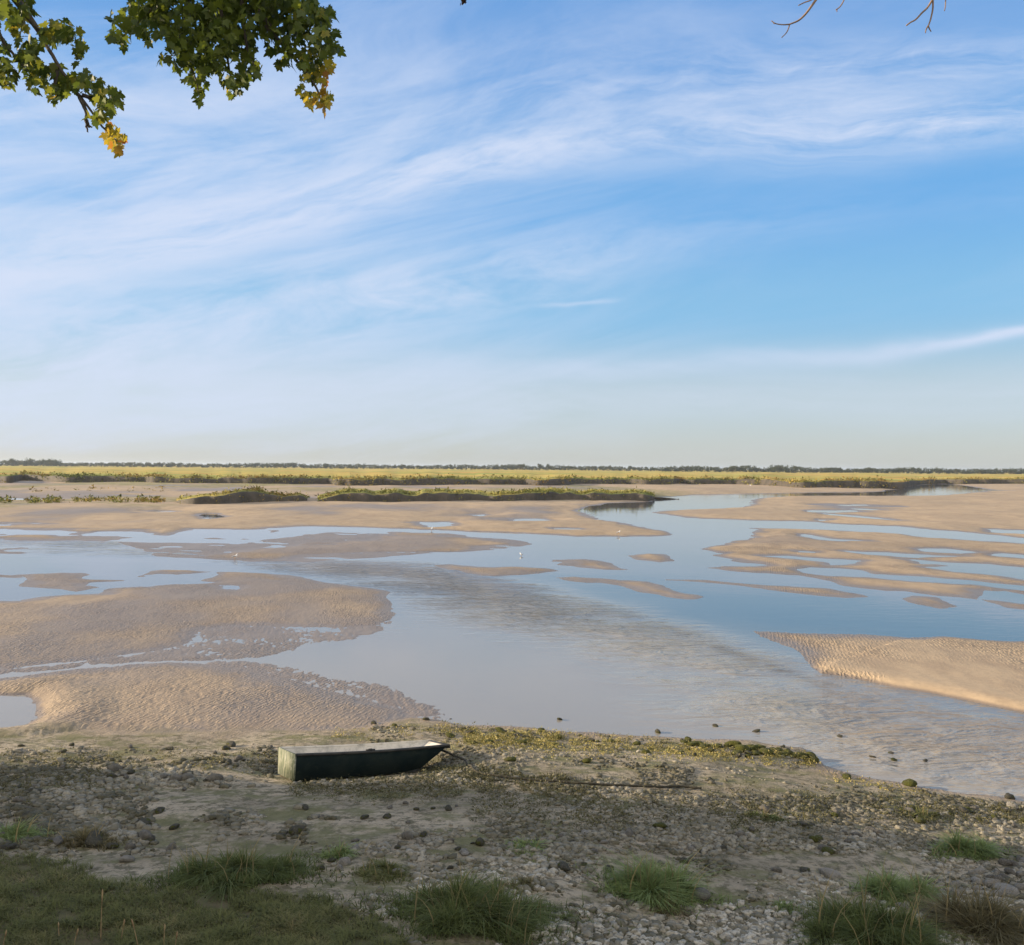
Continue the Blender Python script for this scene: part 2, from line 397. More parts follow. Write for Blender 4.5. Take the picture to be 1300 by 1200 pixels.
# ------------------------------------------------------------------ ground materials
def sand_material():
    m, n, b = material("sand"); p = n.pos()
    beach = n.attr("beach"); algae = n.attr("algae"); damp = n.attr("damp"); rip = n.attr("ripple")
    z = n.sep(p)[2]
    big = n.noise(n.map(p, (.11, .07, 1)), 1, 4, .6)
    mid = n.noise(n.map(p, (.9, .45, 1), .2), 1, 5, .6)
    fine = n.noise(p, 9, 5, .65)
    c = n.mix(n.ramp(big, .35, .68), (.425, .325, .215), (.335, .262, .182))
    c = n.mix(n.ramp(mid, .42, .72, 0, .65), c, (.27, .205, .145))
    # shore mud
    mud = n.mix(n.ramp(n.noise(n.map(p, (.5, .8, 1)), 1, 5, .65), .36, .64), (.40, .34, .25), (.26, .222, .16))
    mud = n.mix(n.ramp(n.noise(p, 6.5, 7, .75), .45, .6, 0, .9), mud, (.10, .092, .058))
    mud = n.mix(n.ramp(n.noise(n.map(p, (1.1, 1.6, 1), loc=(7, 3, 0)), 1, 7, .72), .46, .6, 0, .85), mud, (.14, .14, .065))
    mud = n.mix(n.m('MULTIPLY', n.attr("turf"), .85), mud, n.mix(n.ramp(n.noise(n.map(p, (2.2, 2.8, 1)), 1, 5, .65), .4, .62), (.075, .075, .03), (.125, .1, .055)))
    c = n.mix(beach, c, mud)
    c = n.mix(n.m('MULTIPLY', algae, n.ramp(mid, .3, .7, .2, 1)), c, (.16, .17, .05))
    wet = n.m('MULTIPLY', n.ramp(n.m('ADD', z, n.m('MULTIPLY', n.m('SUBTRACT', mid, .5), .07)), .085, .012), n.m('SUBTRACT', 1.0, n.m('MULTIPLY', beach, .55)))
    wet = n.m('MAXIMUM', wet, damp)
    c = n.mix(n.m('MULTIPLY', wet, .72), c, (.135, .105, .08))
    c = n.mix(n.m('MULTIPLY', n.ramp(fine, .4, .7), .18), c, (.12, .1, .075))
    n.put(b.inputs['Base Color'], c)
    n.put(b.inputs['Roughness'], n.mixf(wet, .92, .42)); n.put(b.inputs['Specular IOR Level'], n.mixf(wet, .15, .5))
    # sand ripples: short cusped crests
    rm = n.m('MULTIPLY', rip, n.ramp(n.noise(n.map(p, (.22, .16, 1)), 1, 2), .34, .52))
    warp = n.noise(n.map(p, (8.5, 4.4, 1), .35), 1, 1.5, .4, .7)
    v = n.vor(n.map(p, (9.5, 5.2, 1), .3), 1, 'SMOOTH_F1', .9)
    rh = n.m('ADD', n.m('MULTIPLY', n.ramp(warp, .3, .7), .6), n.m('MULTIPLY', v, .6))
    wv = n.new('ShaderNodeTexWave', wave_type='BANDS', bands_direction='X', wave_profile='SIN')
    n.l.new(n.map(p, (1, .62, 1), .42), wv.inputs['Vector']); wv.inputs['Scale'].default_value = 2.9; wv.inputs['Distortion'].default_value = 8.0
    wv.inputs['Detail'].default_value = 3.0; wv.inputs['Detail Scale'].default_value = 2.2; wv.inputs['Detail Roughness'].default_value = .62
    rh = n.m('ADD', n.m('MULTIPLY', n.m('MULTIPLY', wv.outputs['Fac'], n.ramp(n.noise(n.map(p, (3.4, 6.5, 1), .35), 1, 2), .36, .58)), .8), n.m('MULTIPLY', rh, .45))
    c = n.mix(n.m('MULTIPLY', n.m('MULTIPLY', n.ramp(rh, .55, .2), rm), .6), c, (.15, .12, .09)); n.put(b.inputs['Base Color'], c)
    b1 = n.bump(n.m('MULTIPLY', rh, rm), .034, 1.0)
    b2 = n.bump(n.noise(p, 26, 5, .7), n.mixf(beach, .006, .03), 1.0, b1)
    b3 = n.bump(n.noise(n.map(p, (1.2, .7, 1), .1), 1, 5, .65), n.mixf(beach, .02, .07), 1.0, b2)
    b3 = n.bump(n.vor(n.map(p, (2.6, 1.1, 1), .25), 1, 'SMOOTH_F1', 1), n.m('MULTIPLY', n.m('SUBTRACT', 1.0, beach), .018), .8, b3)
    n.put(b.inputs['Normal'], b3)
    return m

def water_material():
    m, n, b = material("water"); p = n.pos()
    chop = n.attr("chop"); streak = n.attr("streak"); silt = n.attr("silt")
    c = n.mix(silt, (.075, .085, .095), (.265, .243, .205))
    c = n.mix(n.m('MULTIPLY', streak, n.ramp(n.noise(n.map(p, (.55, .30, 1), -.5), 1, 4, .6), .36, .56)), c, (.13, .095, .05))
    n.put(b.inputs['Base Color'], c)
    n.put(b.inputs['IOR'], n.mixf(silt, 1.5, 1.37))
    n.put(b.inputs['Roughness'], n.mixf(silt, .035, .07))
    w1 = n.noise(n.map(p, (.75, 1.9, 1), .25), 1, 3, .6, .8)
    w2 = n.noise(n.map(p, (2.6, 6.5, 1), .1), 1, 3, .6)
    zone = n.ramp(n.noise(n.map(p, (.13, .2, 1), .35), 1, 4, .6), .36, .62, .25, 1)
    amp = n.m('MULTIPLY', n.m('ADD', n.m('MULTIPLY', chop, 1.1), .012), zone)
    h = n.m('MULTIPLY', n.m('ADD', w1, n.m('MULTIPLY', w2, .25)), amp)
    n.put(b.inputs['Normal'], n.bump(h, .36, 1.0))
    return m

def marsh_material():
    m, n, b = material("marsh_grass"); p = n.pos()
    z = n.sep(p)[2]; t = n.attr("tint"); e = n.attr("edge")
    a = n.noise(n.map(p, (.012, .024, .3)), 1, 5, .62); a2 = n.noise(n.map(p, (.035, .06, .5), loc=(5, 2, 0)), 1, 5, .65)
    c = n.mix(n.ramp(a, .4, .6), (.52, .40, .115), (.30, .32, .08))
    c = n.mix(n.ramp(a2, .5, .6, 0, .9), c, (.15, .175, .045))
    c = n.mix(n.ramp(n.noise(n.map(p, (.02, .045, .5), loc=(31, 9, 0)), 1, 5, .65), .5, .6, 0, .9), c, (.52, .28, .08))
    c = n.mix(n.m('MULTIPLY', e, n.ramp(a2, .3, .6, .3, .8)), c, (.17, .185, .055))
    c = n.mix(n.ramp(t, .35, 1.0, 0, .8), c, (.05, .06, .018))
    n.put(b.inputs['Base Color'], c); b.inputs['Roughness'].default_value = .95; b.inputs['Specular IOR Level'].default_value = .1
    n.put(b.inputs['Normal'], n.bump(n.noise(n.map(p, (.6, .35, 1)), 1, 6, .7), .8))
    return m

MAT['sand'] = sand_material(); MAT['water'] = water_material(); MAT['marsh'] = marsh_material()
MAT['bankmud'] = simple("bank_mud", (.085, .072, .058), (.05, .045, .036), .5, .8, .1, 2.5)

# ------------------------------------------------------------------ ground sheet
def fan(ps, cols):
    """rows of constant distance, fan of directions: finer close to the viewer"""
    r = CAMH * FPX / ps
    R, A = np.meshgrid(r, cols, indexing='ij')
    P = np.stack([(R * np.sin(A)).ravel(), (R * np.cos(A)).ravel()], -1)
    nr, nc = len(r), len(cols)
    i = np.arange(nr - 1)[:, None] * nc + np.arange(nc - 1)[None, :]
    Q = np.stack([i, i + 1, i + nc + 1, i + nc], -1).reshape(-1, 4)
    return P, Q

ps = np.concatenate([1.0 * np.array([1600, 1450, 1300, 1200, 1100, 1000, 930, 870, 820, 780, 750, 730]), np.arange(716, 470, -1.15), np.arange(470, 60, -.8), np.arange(60, 18, -.5), np.array([17, 14, 11, 8, 6, 4.5, 3, 2, 1.4, .9])])
core = np.radians(np.arange(-33, 33.01, .078)); side = np.radians(np.arange(33.4, 50, .5))
cols = np.concatenate([-side[::-1], core, side])
GP, GQ = fan(ps, cols)
Zs, Ss, Sb = [], [], []
for k in range(0, len(GP), 60000):
    a, b_, c_ = relief(GP[k:k + 60000]); Zs.append(a); Ss.append(b_); Sb.append(c_)
Zs = np.concatenate(Zs); Ss = np.concatenate(Ss); Sb = np.concatenate(Sb)
ZGRID = Zs.reshape(len(ps), len(cols))
def height(P):
    """height of the built ground sheet at plan points"""
    P = np.asarray(P, float); r = np.hypot(P[:, 0], P[:, 1]); a = np.arctan2(P[:, 0], P[:, 1])
    i = np.interp(-CAMH * FPX / np.maximum(r, .01), -ps, np.arange(len(ps))); j = np.interp(a, cols, np.arange(len(cols)))
    i0 = np.minimum(i.astype(int), len(ps) - 2); j0 = np.minimum(j.astype(int), len(cols) - 2); fi = i - i0; fj = j - j0
    return (ZGRID[i0, j0] * (1 - fj) + ZGRID[i0, j0 + 1] * fj) * (1 - fi) + (ZGRID[i0 + 1, j0] * (1 - fj) + ZGRID[i0 + 1, j0 + 1] * fj) * fi
def to_photo(P3):
    d = P3 - np.array([0, 0, CAMH]); w_ = np.maximum(d @ fw, .01); return 650 + FPX * (d @ RV) / w_, 600 - FPX * (d @ UV) / w_
LAWN_X = [-320, 0, 60, 100, 150, 230, 330, 400, 470, 510, 540, 545]; LAWN_Y = [1072, 1086, 1092, 1104, 1126, 1128, 1134, 1140, 1166, 1190, 1260, 2000]
gx, gy = GP[:, 0], GP[:, 1]; gr = np.hypot(gx, gy)
# picture-row of each ground point, used for zones given in the plan
far_flat = sstep(100, 125, gr) * (1 - sstep(4, 20, gx - .12 * gr))
alg = far_flat * sstep(.02, .25, fbm(gx / 22, gy / 45, 71, 4)) * sstep(128, 145, gr) * .9
alg = np.maximum(alg, sstep(30, 10, np.abs(gr - 137)) * (gx < -38) * sstep(-.05, .2, fbm(gx / 9, gy / 9, 75)) * .7)
beach = sstep(-.25, .8, Sb + .5 * fbm(gx / .7, gy / .7, 77))
beach *= 1 - .0 * gr
calm_zone = sstep(.0, .5, sdf(GP, LAND[-1], 6.0)) * sstep(25.6, 23.6, gy + .22 * (gx - 8)) * (gx > 6)
rip = (1 - sstep(60, 100, gr)) * (1 - beach) * (1 - .85 * calm_zone) * (.45 + .55 * sstep(-.25, .2, fbm(gx / 2.4, gy / 1.7, 87, 3)))
qx, qy = to_photo(np.concatenate([GP, Zs[:, None]], 1))
turf = sstep(-6, 16, qy - np.interp(qx, LAWN_X, LAWN_Y) + 16 * fbm(gx / .5, gy / .5, 83, 3)) * (gy < 11)
damp = sstep(-.02, .4, fbm(gx / 12, gy / 16, 81, 4)) * .8 * (1 - beach) * sstep(20, 60, gr) * (1 - sstep(0, 30, gx - 5))
damp = np.maximum(damp, (.35 + .5 * sstep(-.2, .4, fbm(gx / 3.5, gy / 5, 85, 3))) * sstep(75, 45, gr) * sstep(4, 1, gx) * (1 - beach))
ground_o = mesh_np("tidal_flat", np.concatenate([GP, Zs[:, None]], 1), [GQ], MAT['sand'],
                   attrs={"beach": beach, "algae": alg, "damp": damp, "ripple": rip, "turf": turf})
tag(ground_o, "rippled sand flats and stony mud shore of the estuary", "ground", kind="structure")

# ------------------------------------------------------------------ water sheet
wp = np.concatenate([np.arange(520, 60, -2.2), np.arange(60, 12, -1.0), np.array([9, 6, 3, 1.2])])
WP, WQ = fan(wp, np.radians(np.concatenate([np.arange(-75, -34, 1.5), np.arange(-34, 34.01, .16), np.arange(35, 76, 1.5)])))
wobx = 1.2 * fbm(WP[:, 0] / 4, WP[:, 1] / 6, 91); woby = 2.0 * fbm(WP[:, 0] / 4, WP[:, 1] / 6, 93)
WJ = WP + np.stack([wobx, woby], -1)
wr = np.hypot(WP[:, 0], WP[:, 1])
chop = sstep(-2.5, 4.5, sdf(WJ, CHOP)); chop = np.maximum(chop, .3 * sstep(-3, 4, sdf(WJ, CHOP2)))
streak = np.maximum(sstep(.2, 2.4, sdf(WJ, STREAK)), sstep(-.3, .5, sdf(WP + .25 * (WJ - WP), LINE)))
silt = 1 - sstep(24, 44, wr + 6 * fbm(WP[:, 0] / 6, WP[:, 1] / 9, 95) + np.where(WP[:, 0] > 3, 1.3 * (WP[:, 0] - 3), 0))
silt = np.maximum(silt, chop * .6)
water_o = mesh_np("estuary_water", np.concatenate([WP, np.zeros((len(WP), 1))], 1), [WQ], MAT['water'],
                  attrs={"chop": chop, "streak": streak, "silt": silt})
tag(water_o, "shallow tidal water running between the sandbars", "water", kind="structure")
# sea bed below everything, wide enough to reach the horizon on every side
bed = MB(); bed.add([(-9000, -300, -.6), (9000, -300, -.6), (9000, 9000, -.6), (-9000, 9000, -.6)], [(0, 1, 2, 3)])
tag(bed.build("sea_bed", MAT['bankmud']), "muddy bed below the estuary water", "ground", kind="structure")

# ------------------------------------------------------------------ salt marsh and its banks
def bank(name, front_px, top, back, taper, label, cat, seed, face=1.1, step=2.0, z0=.12, far=False):
    """a vegetated bank: a ragged front line on the mud, a steep face, a top running back"""
    g = flat(front_px[:, 0], front_px[:, 1], z0)
    az = np.arctan2(g[:, 0], g[:, 1]); rr = np.hypot(g[:, 0], g[:, 1])
    o = np.argsort(az); az = az[o]; rr = rr[o]
    rm = rr.mean(); n = int((az[-1] - az[0]) * rm / step) + 2
    A = np.linspace(az[0], az[-1], n); R = np.interp(A, az, rr)
    u = A * rm
    R = R + face * 3.6 * fbm(u / 7, u * 0 + seed, seed, 4) + face * 1.5 * fbm(u / 1.7, u * 0 + seed, seed + 5)
    if taper: tp = np.clip(np.minimum((A - A[0]) / (A[-1] - A[0]) * n * step / taper[0], (A[-1] - A) / (A[-1] - A[0]) * n * step / taper[1]), 0, 1) ** .5
    else: tp = np.ones(n)
    T = top * (1 + .22 * fbm(u / 11, u * 0, seed + 9, 3) + .5 * fbm(u / 2.6, u * 0, seed + 10, 3) * (1 if taper else .5)) * (.25 + .75 * tp)
    prof = [(-.15, -.35, 0), (.05, .0, 0), (.14 * face, .4, 0), (.24 * face, .78, 0), (.42 * face, .97, .35), (1.1 * face, 1.02, 1), (3 * face, 1.03, 1)]
    bk = [(d, 1.04, 1) for d in back]
    if not far: bk += [(back[-1] + 2, .7, 1), (back[-1] + 3.5, -.3, .3)]
    rows = prof + bk
    V = []; E = []
    for k, (d, h, e) in enumerate(rows):
        rough = .06 * top * fbm(u / 2.2 + k * 7.7, u * 0 + d / 3, seed + 20 + k, 3) * (k > 1)
        V.append(np.stack([np.sin(A) * (R + d), np.cos(A) * (R + d), T * h + z0 + rough], -1))
        E.append(np.full(n, 1.0 if d < 12 else max(0, 1 - (d - 12) / 40)))
    i = np.arange(len(rows) - 1)[:, None] * n + np.arange(n - 1)[None, :]
    Q = np.stack([i, i + 1, i + n + 1, i + n], -1).reshape(-1, 4)
    me = mesh_np(name, np.concatenate(V), [Q], None, None, {"edge": np.concatenate(E), "tint": np.zeros(len(rows) * n)})
    me.data.materials.append(MAT['bankmud']); me.data.materials.append(MAT['marsh'])
    mi = np.repeat(np.array([0, 0, 0, 0, 1] + [1] * (len(rows) - 6)), n - 1)
    me.data.polygons.foreach_set("material_index", mi.astype(np.int32))
    tag(me, label, cat, kind="structure")
    return A, R, T, z0

MARSH_PX = pl(ZP, "-650,612 0,614.5 17,614.8 26,611.5 60,613 85,613.8 130,614 220,615.5 271,616 338,616.5 386,616 421,616 427,617.4 440,618 508,618 592,617.4 660,617.7 682,618.5 719,617.5 728,616.5 788,616 829,617 853,617 860,615 880,616 953,617 990,618.5 1015,621 1049,620.5 1100,620.8 1147,620.8 1153,617 1175,614.7 1198,614.3 1219,615 1300,615.5 1950,619")
B1_PX = pl(ZP, "224,638.5 240,640.5 260,641.2 275,641.2 310,639 350,638.4 390,638.4")
B2_PX = pl(ZP, "403,639 440,638.4 508,638.3 558,637.7 609,637 660,636 711,634.8 761,634.3 809,633.8 822,634.2 831,632.5")
banks = []
banks.append(bank("salt_marsh", MARSH_PX, 2.0, [8, 20, 45, 90, 160, 260, 400, 700, 1200, 2500, 6000], None, "wide golden green salt marsh behind a dark mud bank", "marsh", 3, 1.7, 1.6, far=True))
banks.append(bank("grassy_islet", B1_PX, 1.25, [4, 7, 10], (9, 7), "short grassy mud islet left of the gap in the bank", "islet", 11, .9, .5, .3))
banks.append(bank("grassy_spit", B2_PX, 1.12, [6, 14, 22], (6, 3), "long grassy mud spit ending in a rounded dark tip", "spit", 17, .9, .5, .3))

def leaf_cards(P, size, nper, seed, spread=1.0, up=.7):
    """ragged little leaf clumps: many small tilted triangles round each point"""
    g = np.random.default_rng(seed); N = len(P) * nper
    c = np.repeat(P, nper, 0); s = np.repeat(size, nper)[:, None]
    c = c + g.normal(size=(N, 3)) * s * np.array([.45, .45, .3]) * spread + np.array([0, 0, .3]) * s
    a = g.normal(size=(N, 3)); a[:, 2] = np.abs(a[:, 2]) * up + .25; a /= np.linalg.norm(a, axis=1)[:, None]
    b = np.cross(a, g.normal(size=(N, 3))); b /= np.linalg.norm(b, axis=1)[:, None] + 1e-9
    L = s * g.uniform(.35, .8, (N, 1)); W = L * g.uniform(.18, .4, (N, 1))
    V = np.stack([c - b * W, c + b * W, c + a * L], 1).reshape(-1, 3)
    F = np.arange(3 * N).reshape(-1, 3)
    t = np.repeat(g.random(N), 3)
    return V, F, t

def fringe(A, R, T, z0, per_m, size, d0, d1, seed):
    g = np.random.default_rng(seed)
    Lm = (A[-1] - A[0]) * R.mean(); N = int(Lm * per_m)
    a = g.uniform(A[0], A[-1], N); d = g.uniform(d0, d1, N) ** 1.0
    clump = fbm(a * R.mean() / 5, a * 0 + seed, seed + 3)
    keep = clump + g.uniform(-.5, .5, N) > -.15; a = a[keep]; d = d[keep]
    r = np.interp(a, A, R) + d; t = np.interp(a, A, T)
    z = z0 + t * np.interp(d, [0, .3, 1.0, 2], [.05, .5, .93, 1.0])
    return np.stack([np.sin(a) * r, np.cos(a) * r, z], -1), size * (.45 + 1.4 * g.random(len(a)) ** 3)

VV, FF, TT, off = [], [], [], 0
for (A, R, T, z0), (pm, sz, d0, d1, npr, sd) in zip(banks, [(22.0, .62, -.3, 3.5, 6, 101), (34, .38, -.15, 5, 8, 102), (40, .38, -.1, 8, 8, 103)]):
    P, s = fringe(A, R, T, z0, pm, sz, d0, d1, sd)
    V, F, t = leaf_cards(P, s, npr, sd + 50)
    VV.append(V); FF.append(F + off); TT.append(t); off += len(V)
# low weeds on the mud left of the islet and a few on the flat
g = np.random.default_rng(5)
px = np.concatenate([g.uniform(-40, 232, 420), g.normal(211, 4, 60), g.normal(12, 4, 0), g.uniform(25, 220, 60)])
py = np.concatenate([g.uniform(634, 639, 420), g.normal(620, .8, 60), g.normal(12, 4, 0), g.uniform(621, 625, 60)])
k = fbm(px / 12, py * 0, 33, 2) > -.12
P = flat(px[k], py[k], .3); P = np.concatenate([P, np.full((len(P), 1), .25)], 1)
V, F, t = leaf_cards(P, g.uniform(.3, .75, len(P)), 9, 60); VV.append(V); FF.append(F + off); TT.append(t); off += len(V)
tint = np.concatenate(TT)
o = mesh_np("marsh_grass", np.concatenate(VV), [np.concatenate(FF)], MAT['marsh'], None, {"tint": tint, "edge": np.full(off, .6)}, smooth=False)
tag(o, "ragged grass and sea plants fringing the mud banks", "grass", kind="stuff")
# ------------------------------------------------------------------ unseen bluff added left of the beach to throw the evening shade, and promenade
g = np.random.default_rng(9)
ny, nz_ = 150, 26
yy = np.linspace(-75, 23.0, ny)
top = 17.0 + 2.0 * fbm(yy / 7, yy * 0, 201, 3) + 1.2 * fbm(yy / 1.6, yy * 0, 205, 2)
top = top * (1 - sstep(17.5, 22.5, yy + .8 * fbm(yy / .9, yy * 0, 207)))
V = []
prof = np.array([(-8, 0), (-6.5, .3), (-5, .6), (-3.5, .85), (-1.5, .97), (0, 1.0), (1.5, .97), (3.5, .85), (5, .6), (6.5, .3), (8, 0)])
for k, (dx, hh) in enumerate(prof):
    x = -47 + dx + 1.0 * fbm(yy / 2.5, yy * 0 + k * 3.1, 211, 2) * (hh > 0)
    V.append(np.stack([x, yy, np.maximum(top, .4) * hh - .3], -1))
n_ = ny; i = np.arange(len(prof) - 1)[:, None] * n_ + np.arange(n_ - 1)[None, :]
Q = np.stack([i, i + 1, i + n_ + 1, i + n_], -1).reshape(-1, 4)
MAT['bluff'] = simple("shade_bluff_green", (.05, .06, .022), (.09, .085, .04), .4, .95, .3, 1.2)
o = mesh_np("shade_bluff", np.concatenate(V), [Q], MAT['bluff'])
tag(o, "unseen wooded bluff added to shade the shore", "shade caster", kind="structure")
MAT['stone_paving'] = simple("promenade_paving", (.3, .28, .25), (.22, .2, .18), 1.0, .9, .01, 8)
pm = MB(); pm.box((-80, -60, -.6), (80, 2.0, 3.74))
tag(pm.build("promenade", MAT['stone_paving'], smooth=False), "paved promenade above the shore", "pavement", kind="structure")

# ------------------------------------------------------------------ boat
MAT['hull'] = None
m, nn, b = material("boat_hull"); p = nn.obj()
c = nn.mix(nn.ramp(nn.noise(p, 3, 5, .65), .4, .62), (.009, .018, .02), (.018, .028, .027))
c = nn.mix(nn.ramp(nn.noise(nn.map(p, (3, 3, 9)), 1.5, 5, .7), .56, .72, 0, .7), c, (.045, .052, .035))
sc = nn.ramp(nn.noise(nn.map(p, (2, 2, 14)), 2.2, 6, .75), .64, .7, 0, .8)
c = nn.mix(sc, c, (.09, .10, .095))
nn.put(b.inputs['Base Color'], c); b.inputs['Roughness'].default_value = .8; b.inputs['Specular IOR Level'].default_value = .15
nn.put(b.inputs['Normal'], nn.bump(nn.noise(p, 14, 5, .6), .006)); MAT['hull'] = m
m, nn, b = material("boat_inside"); p = nn.obj()
c = nn.mix(nn.ramp(nn.noise(p, 4, 6, .65), .45, .7), (.54, .51, .45), (.29, .28, .25))
c = nn.mix(nn.ramp(nn.noise(nn.map(p, (2, 2, 6)), 3, 5, .7), .58, .7, 0, .7), c, (.16, .15, .11))
nn.put(b.inputs['Base Color'], c); b.inputs['Roughness'].default_value = .7; MAT['inside'] = m
m, nn, b = material("boat_transom"); p = nn.obj()
c = nn.mix(nn.ramp(nn.noise(nn.map(p, (2, 5, 1.5)), 2.2, 5, .65), .4, .6), (.19, .20, .135), (.06, .085, .045))
c = nn.mix(nn.ramp(nn.noise(p, 9, 5, .7), .52, .66, 0, .8), c, (.3, .3, .25))
nn.put(b.inputs['Base Color'], c); b.inputs['Roughness'].default_value = .8; MAT['transom'] = m
MAT['rim'] = simple("boat_rim", (.02, .022, .024), (.045, .045, .042), 6, .6, .003)
MAT['wood'] = simple("weathered_wood", (.26, .23, .19), (.14, .12, .1), 4, .85, .006)

boat = empty("rowing_boat")
bq = BOAT
c_, s_ = math.cos(bq['yaw']), math.sin(bq['yaw'])
ax = Vector((c_ * math.cos(bq['pt']), s_ * math.cos(bq['pt']), math.sin(bq['pt'])))
sd = Vector((s_, -c_, 0)) * math.cos(bq['hl']) + Vector((0, 0, 1)) * math.sin(bq['hl'])
sd = (sd - ax * ax.dot(sd)).normalized(); up = sd.cross(ax)
if up.z < 0: up = -up
# boat frame: X forward along the top edge from the stern, Y to the far side, Z up; origin at the stern, top-edge height
Rm = Matrix((ax, -sd, up)).transposed()
boat.matrix_world = Matrix.Translation((bq['x'], bq['y'], bq['z'])) @ Rm.to_4x4()
tag(boat, "small dark green punt with a pale inside, aground on the shore", "boat")
L, W, Wb, D, Lb = bq['L'], bq['W'], bq['Wb'], bq['D'], bq['Lb']
def section(t):
    """outer half widths and heights of the hull at the fraction t from stern to bow"""
    ht = (W * (1 - t) + Wb * t) / 2 + .055 * math.sin(math.pi * t) * .9      # top half width
    hb = ht - .035 - .03 * t
    kx = min(1.0, t * L / Lb) if True else 0
    zt = .02 * math.sin(math.pi * t) * -1 + .012 * max(0, t - .8)            # slight sag of the sheer
    return ht, hb, zt
NS = 24
def shell(inset, floor_up, flip):
    V, F = [], []
    for i in range(NS + 1):
        t = i / NS
        ht, hb, zt = section(t)
        xt = t * L; tb = t * Lb + .03 * 0
        rise = .05 * max(0, (t - .75) / .25) ** 2                              # rocker towards the bow
        xb = tb
        V += [(xt, -ht + inset, zt), (xb, -hb + inset * 1.6, -D + rise + floor_up), (xb, hb - inset * 1.6, -D + rise + floor_up), (xt, ht - inset, zt)]
    for i in range(NS):
        a = i * 4; b_ = a + 4
        for k in range(3):
            q = (a + k, a + k + 1, b_ + k + 1, b_ + k)
            F.append(q if flip else q[::-1])
    return V, F
hb_ = MB(); Vo, Fo = shell(0, 0, False); hb_.add(Vo, Fo)
e0 = NS * 4; hb_.add([Vo[e0], Vo[e0 + 1], Vo[e0 + 2], Vo[e0 + 3]], [(0, 1, 2, 3)])        # raked bow board
hull = hb_.build("hull", MAT['hull'], boat, smooth=False)
ib = MB(); Vi, Fi = shell(.036, .09, True)
Vi = [(x + (.03 if i < 4 else 0) - (.03 if i >= e0 else 0), y, z + (.0 if k_ in (0, 3) else 0)) for i, ((x, y, z), k_) in enumerate(zip(Vi, [0, 1, 2, 3] * (NS + 1)))]
ib.add(Vi, Fi); ib.add([Vi[0], Vi[1], Vi[2], Vi[3]], [(3, 2, 1, 0)]); ib.add([Vi[e0], Vi[e0+1], Vi[e0+2], Vi[e0+3]], [(0, 1, 2, 3)])
ib.build("inner_lining", MAT['inside'], boat, smooth=False)
tb_ = MB()
ht, hbm, zt = section(0)
tb_.add([(-.028, -ht - .004, .012), (-.028, -hbm - .004, -D - .006), (-.028, hbm + .004, -D - .006), (-.028, ht + .004, .012), (.0, -ht - .004, .012), (.0, -hbm - .004, -D - .006), (.0, hbm + .004, -D - .006), (.0, ht + .004, .012)],
        [(0, 1, 2, 3), (7, 6, 5, 4), (0, 4, 5, 1), (1, 5, 6, 2), (2, 6, 7, 3), (3, 7, 4, 0)])
tb_.build("transom", MAT['transom'], boat, smooth=False)
for sgn in (-1, 1):
    gm = MB(); pts = []
    for i in range(NS + 1):
        t = i / NS; ht, hbm, zt = section(t); pts.append((t * L - .02 * (1 - t) + .01, sgn * (ht - .006), zt + .006))
    # rectangular rubbing strake
    V, F = [], []
    for (x, y, z) in pts: V += [(x, y - sgn * .032, z - .022), (x, y + sgn * .022, z - .026), (x, y + sgn * .022, z + .014), (x, y - sgn * .032, z + .016)]
    for i in range(NS):
        for k in range(4): F.append((i*4 + k, i*4 + (k+1) % 4, i*4 + 4 + (k+1) % 4, i*4 + 4 + k))
    F.append((0, 1, 2, 3)); F.append((NS*4 + 3, NS*4 + 2, NS*4 + 1, NS*4))
    gm.add(V, F); gm.build("gunwale", MAT['rim'] if sgn < 0 else MAT['inside'], boat, smooth=False)
    if sgn > 0: continue
    ol = MB(); ht, hbm, zt = section(.46); ol.box((.46 * L - .075, sgn * (ht - .012) - .024, zt + .02), (.46 * L + .075, sgn * (ht - .012) + .024, zt + .043))
    ol.box((.46 * L - .03, sgn * (ht - .012) - .018, zt + .043), (.46 * L + .025, sgn * (ht - .012) + .018, zt + .052))
    ol.build("oarlock_block", MAT['rim'], boat, smooth=False)
bb = MB(); ht, hbm, zt = section(1); bb.box((L - .035, -ht - .005, zt - .05), (L + .028, ht + .005, zt + .012)); bb.build("bow_cap", MAT['rim'], boat, smooth=False)
for t in (.34, .68):
    th = MB(); ht, hbm, zt = section(t); th.box((t * L - .11, -ht + .085, -.165), (t * L + .11, ht - .085, -.135)); th.build("thwart", MAT['inside'], boat, smooth=False)
rg = MB(); a = np.linspace(0, 2 * np.pi, 17); rg.tube(np.stack([L + .04 + .0 * a, .03 * np.cos(a), -.09 + .03 * np.sin(a)], -1), .006, 6, False); rg.build("mooring_ring", MAT['rim'], boat)
for sgn in (-1,): pass

# mooring rope lying across the mud
rp = [(boat.matrix_world @ Vector((L + .05, 0, -.12)))]
rp = [np.array(rp[0])]
for q in [(590, 972), (603, 981), (625, 986.5), (650, 990), (690, 993.5), (735, 997), (780, 999.5), (830, 1001.5), (862, 1001), (890, 1003.5)]:
    p_ = gpt(*q); rp.append(p_ + np.array([0, 0, .025 if q[0] > 600 else .09]))
RP = smooth_path(rp, 10)
RP[:, 2] = np.maximum(RP[:, 2], height(RP[:, :2]) + .012)
RP[12:, 2] = height(RP[12:, :2]) + .034; RP[:, 0] += .01 * np.sin(np.arange(len(RP)) * .9)
MAT['rope'] = simple("wet_rope", (.035, .032, .025), (.06, .055, .035), 30, .9, .01, 60)
rb = MB(); rb.tube(RP, .019 + .004 * np.sin(np.arange(len(RP)) * 1.7), 7)
tag(rb.build("mooring_rope", MAT['rope']), "dark weedy mooring rope running from the boat across the mud", "rope")
rp2 = [gpt(*q) + np.array([0, 0, .014]) for q in [(790, 1000.5), (803, 1006), (818, 1014), (828, 1019), (845, 1026)]]
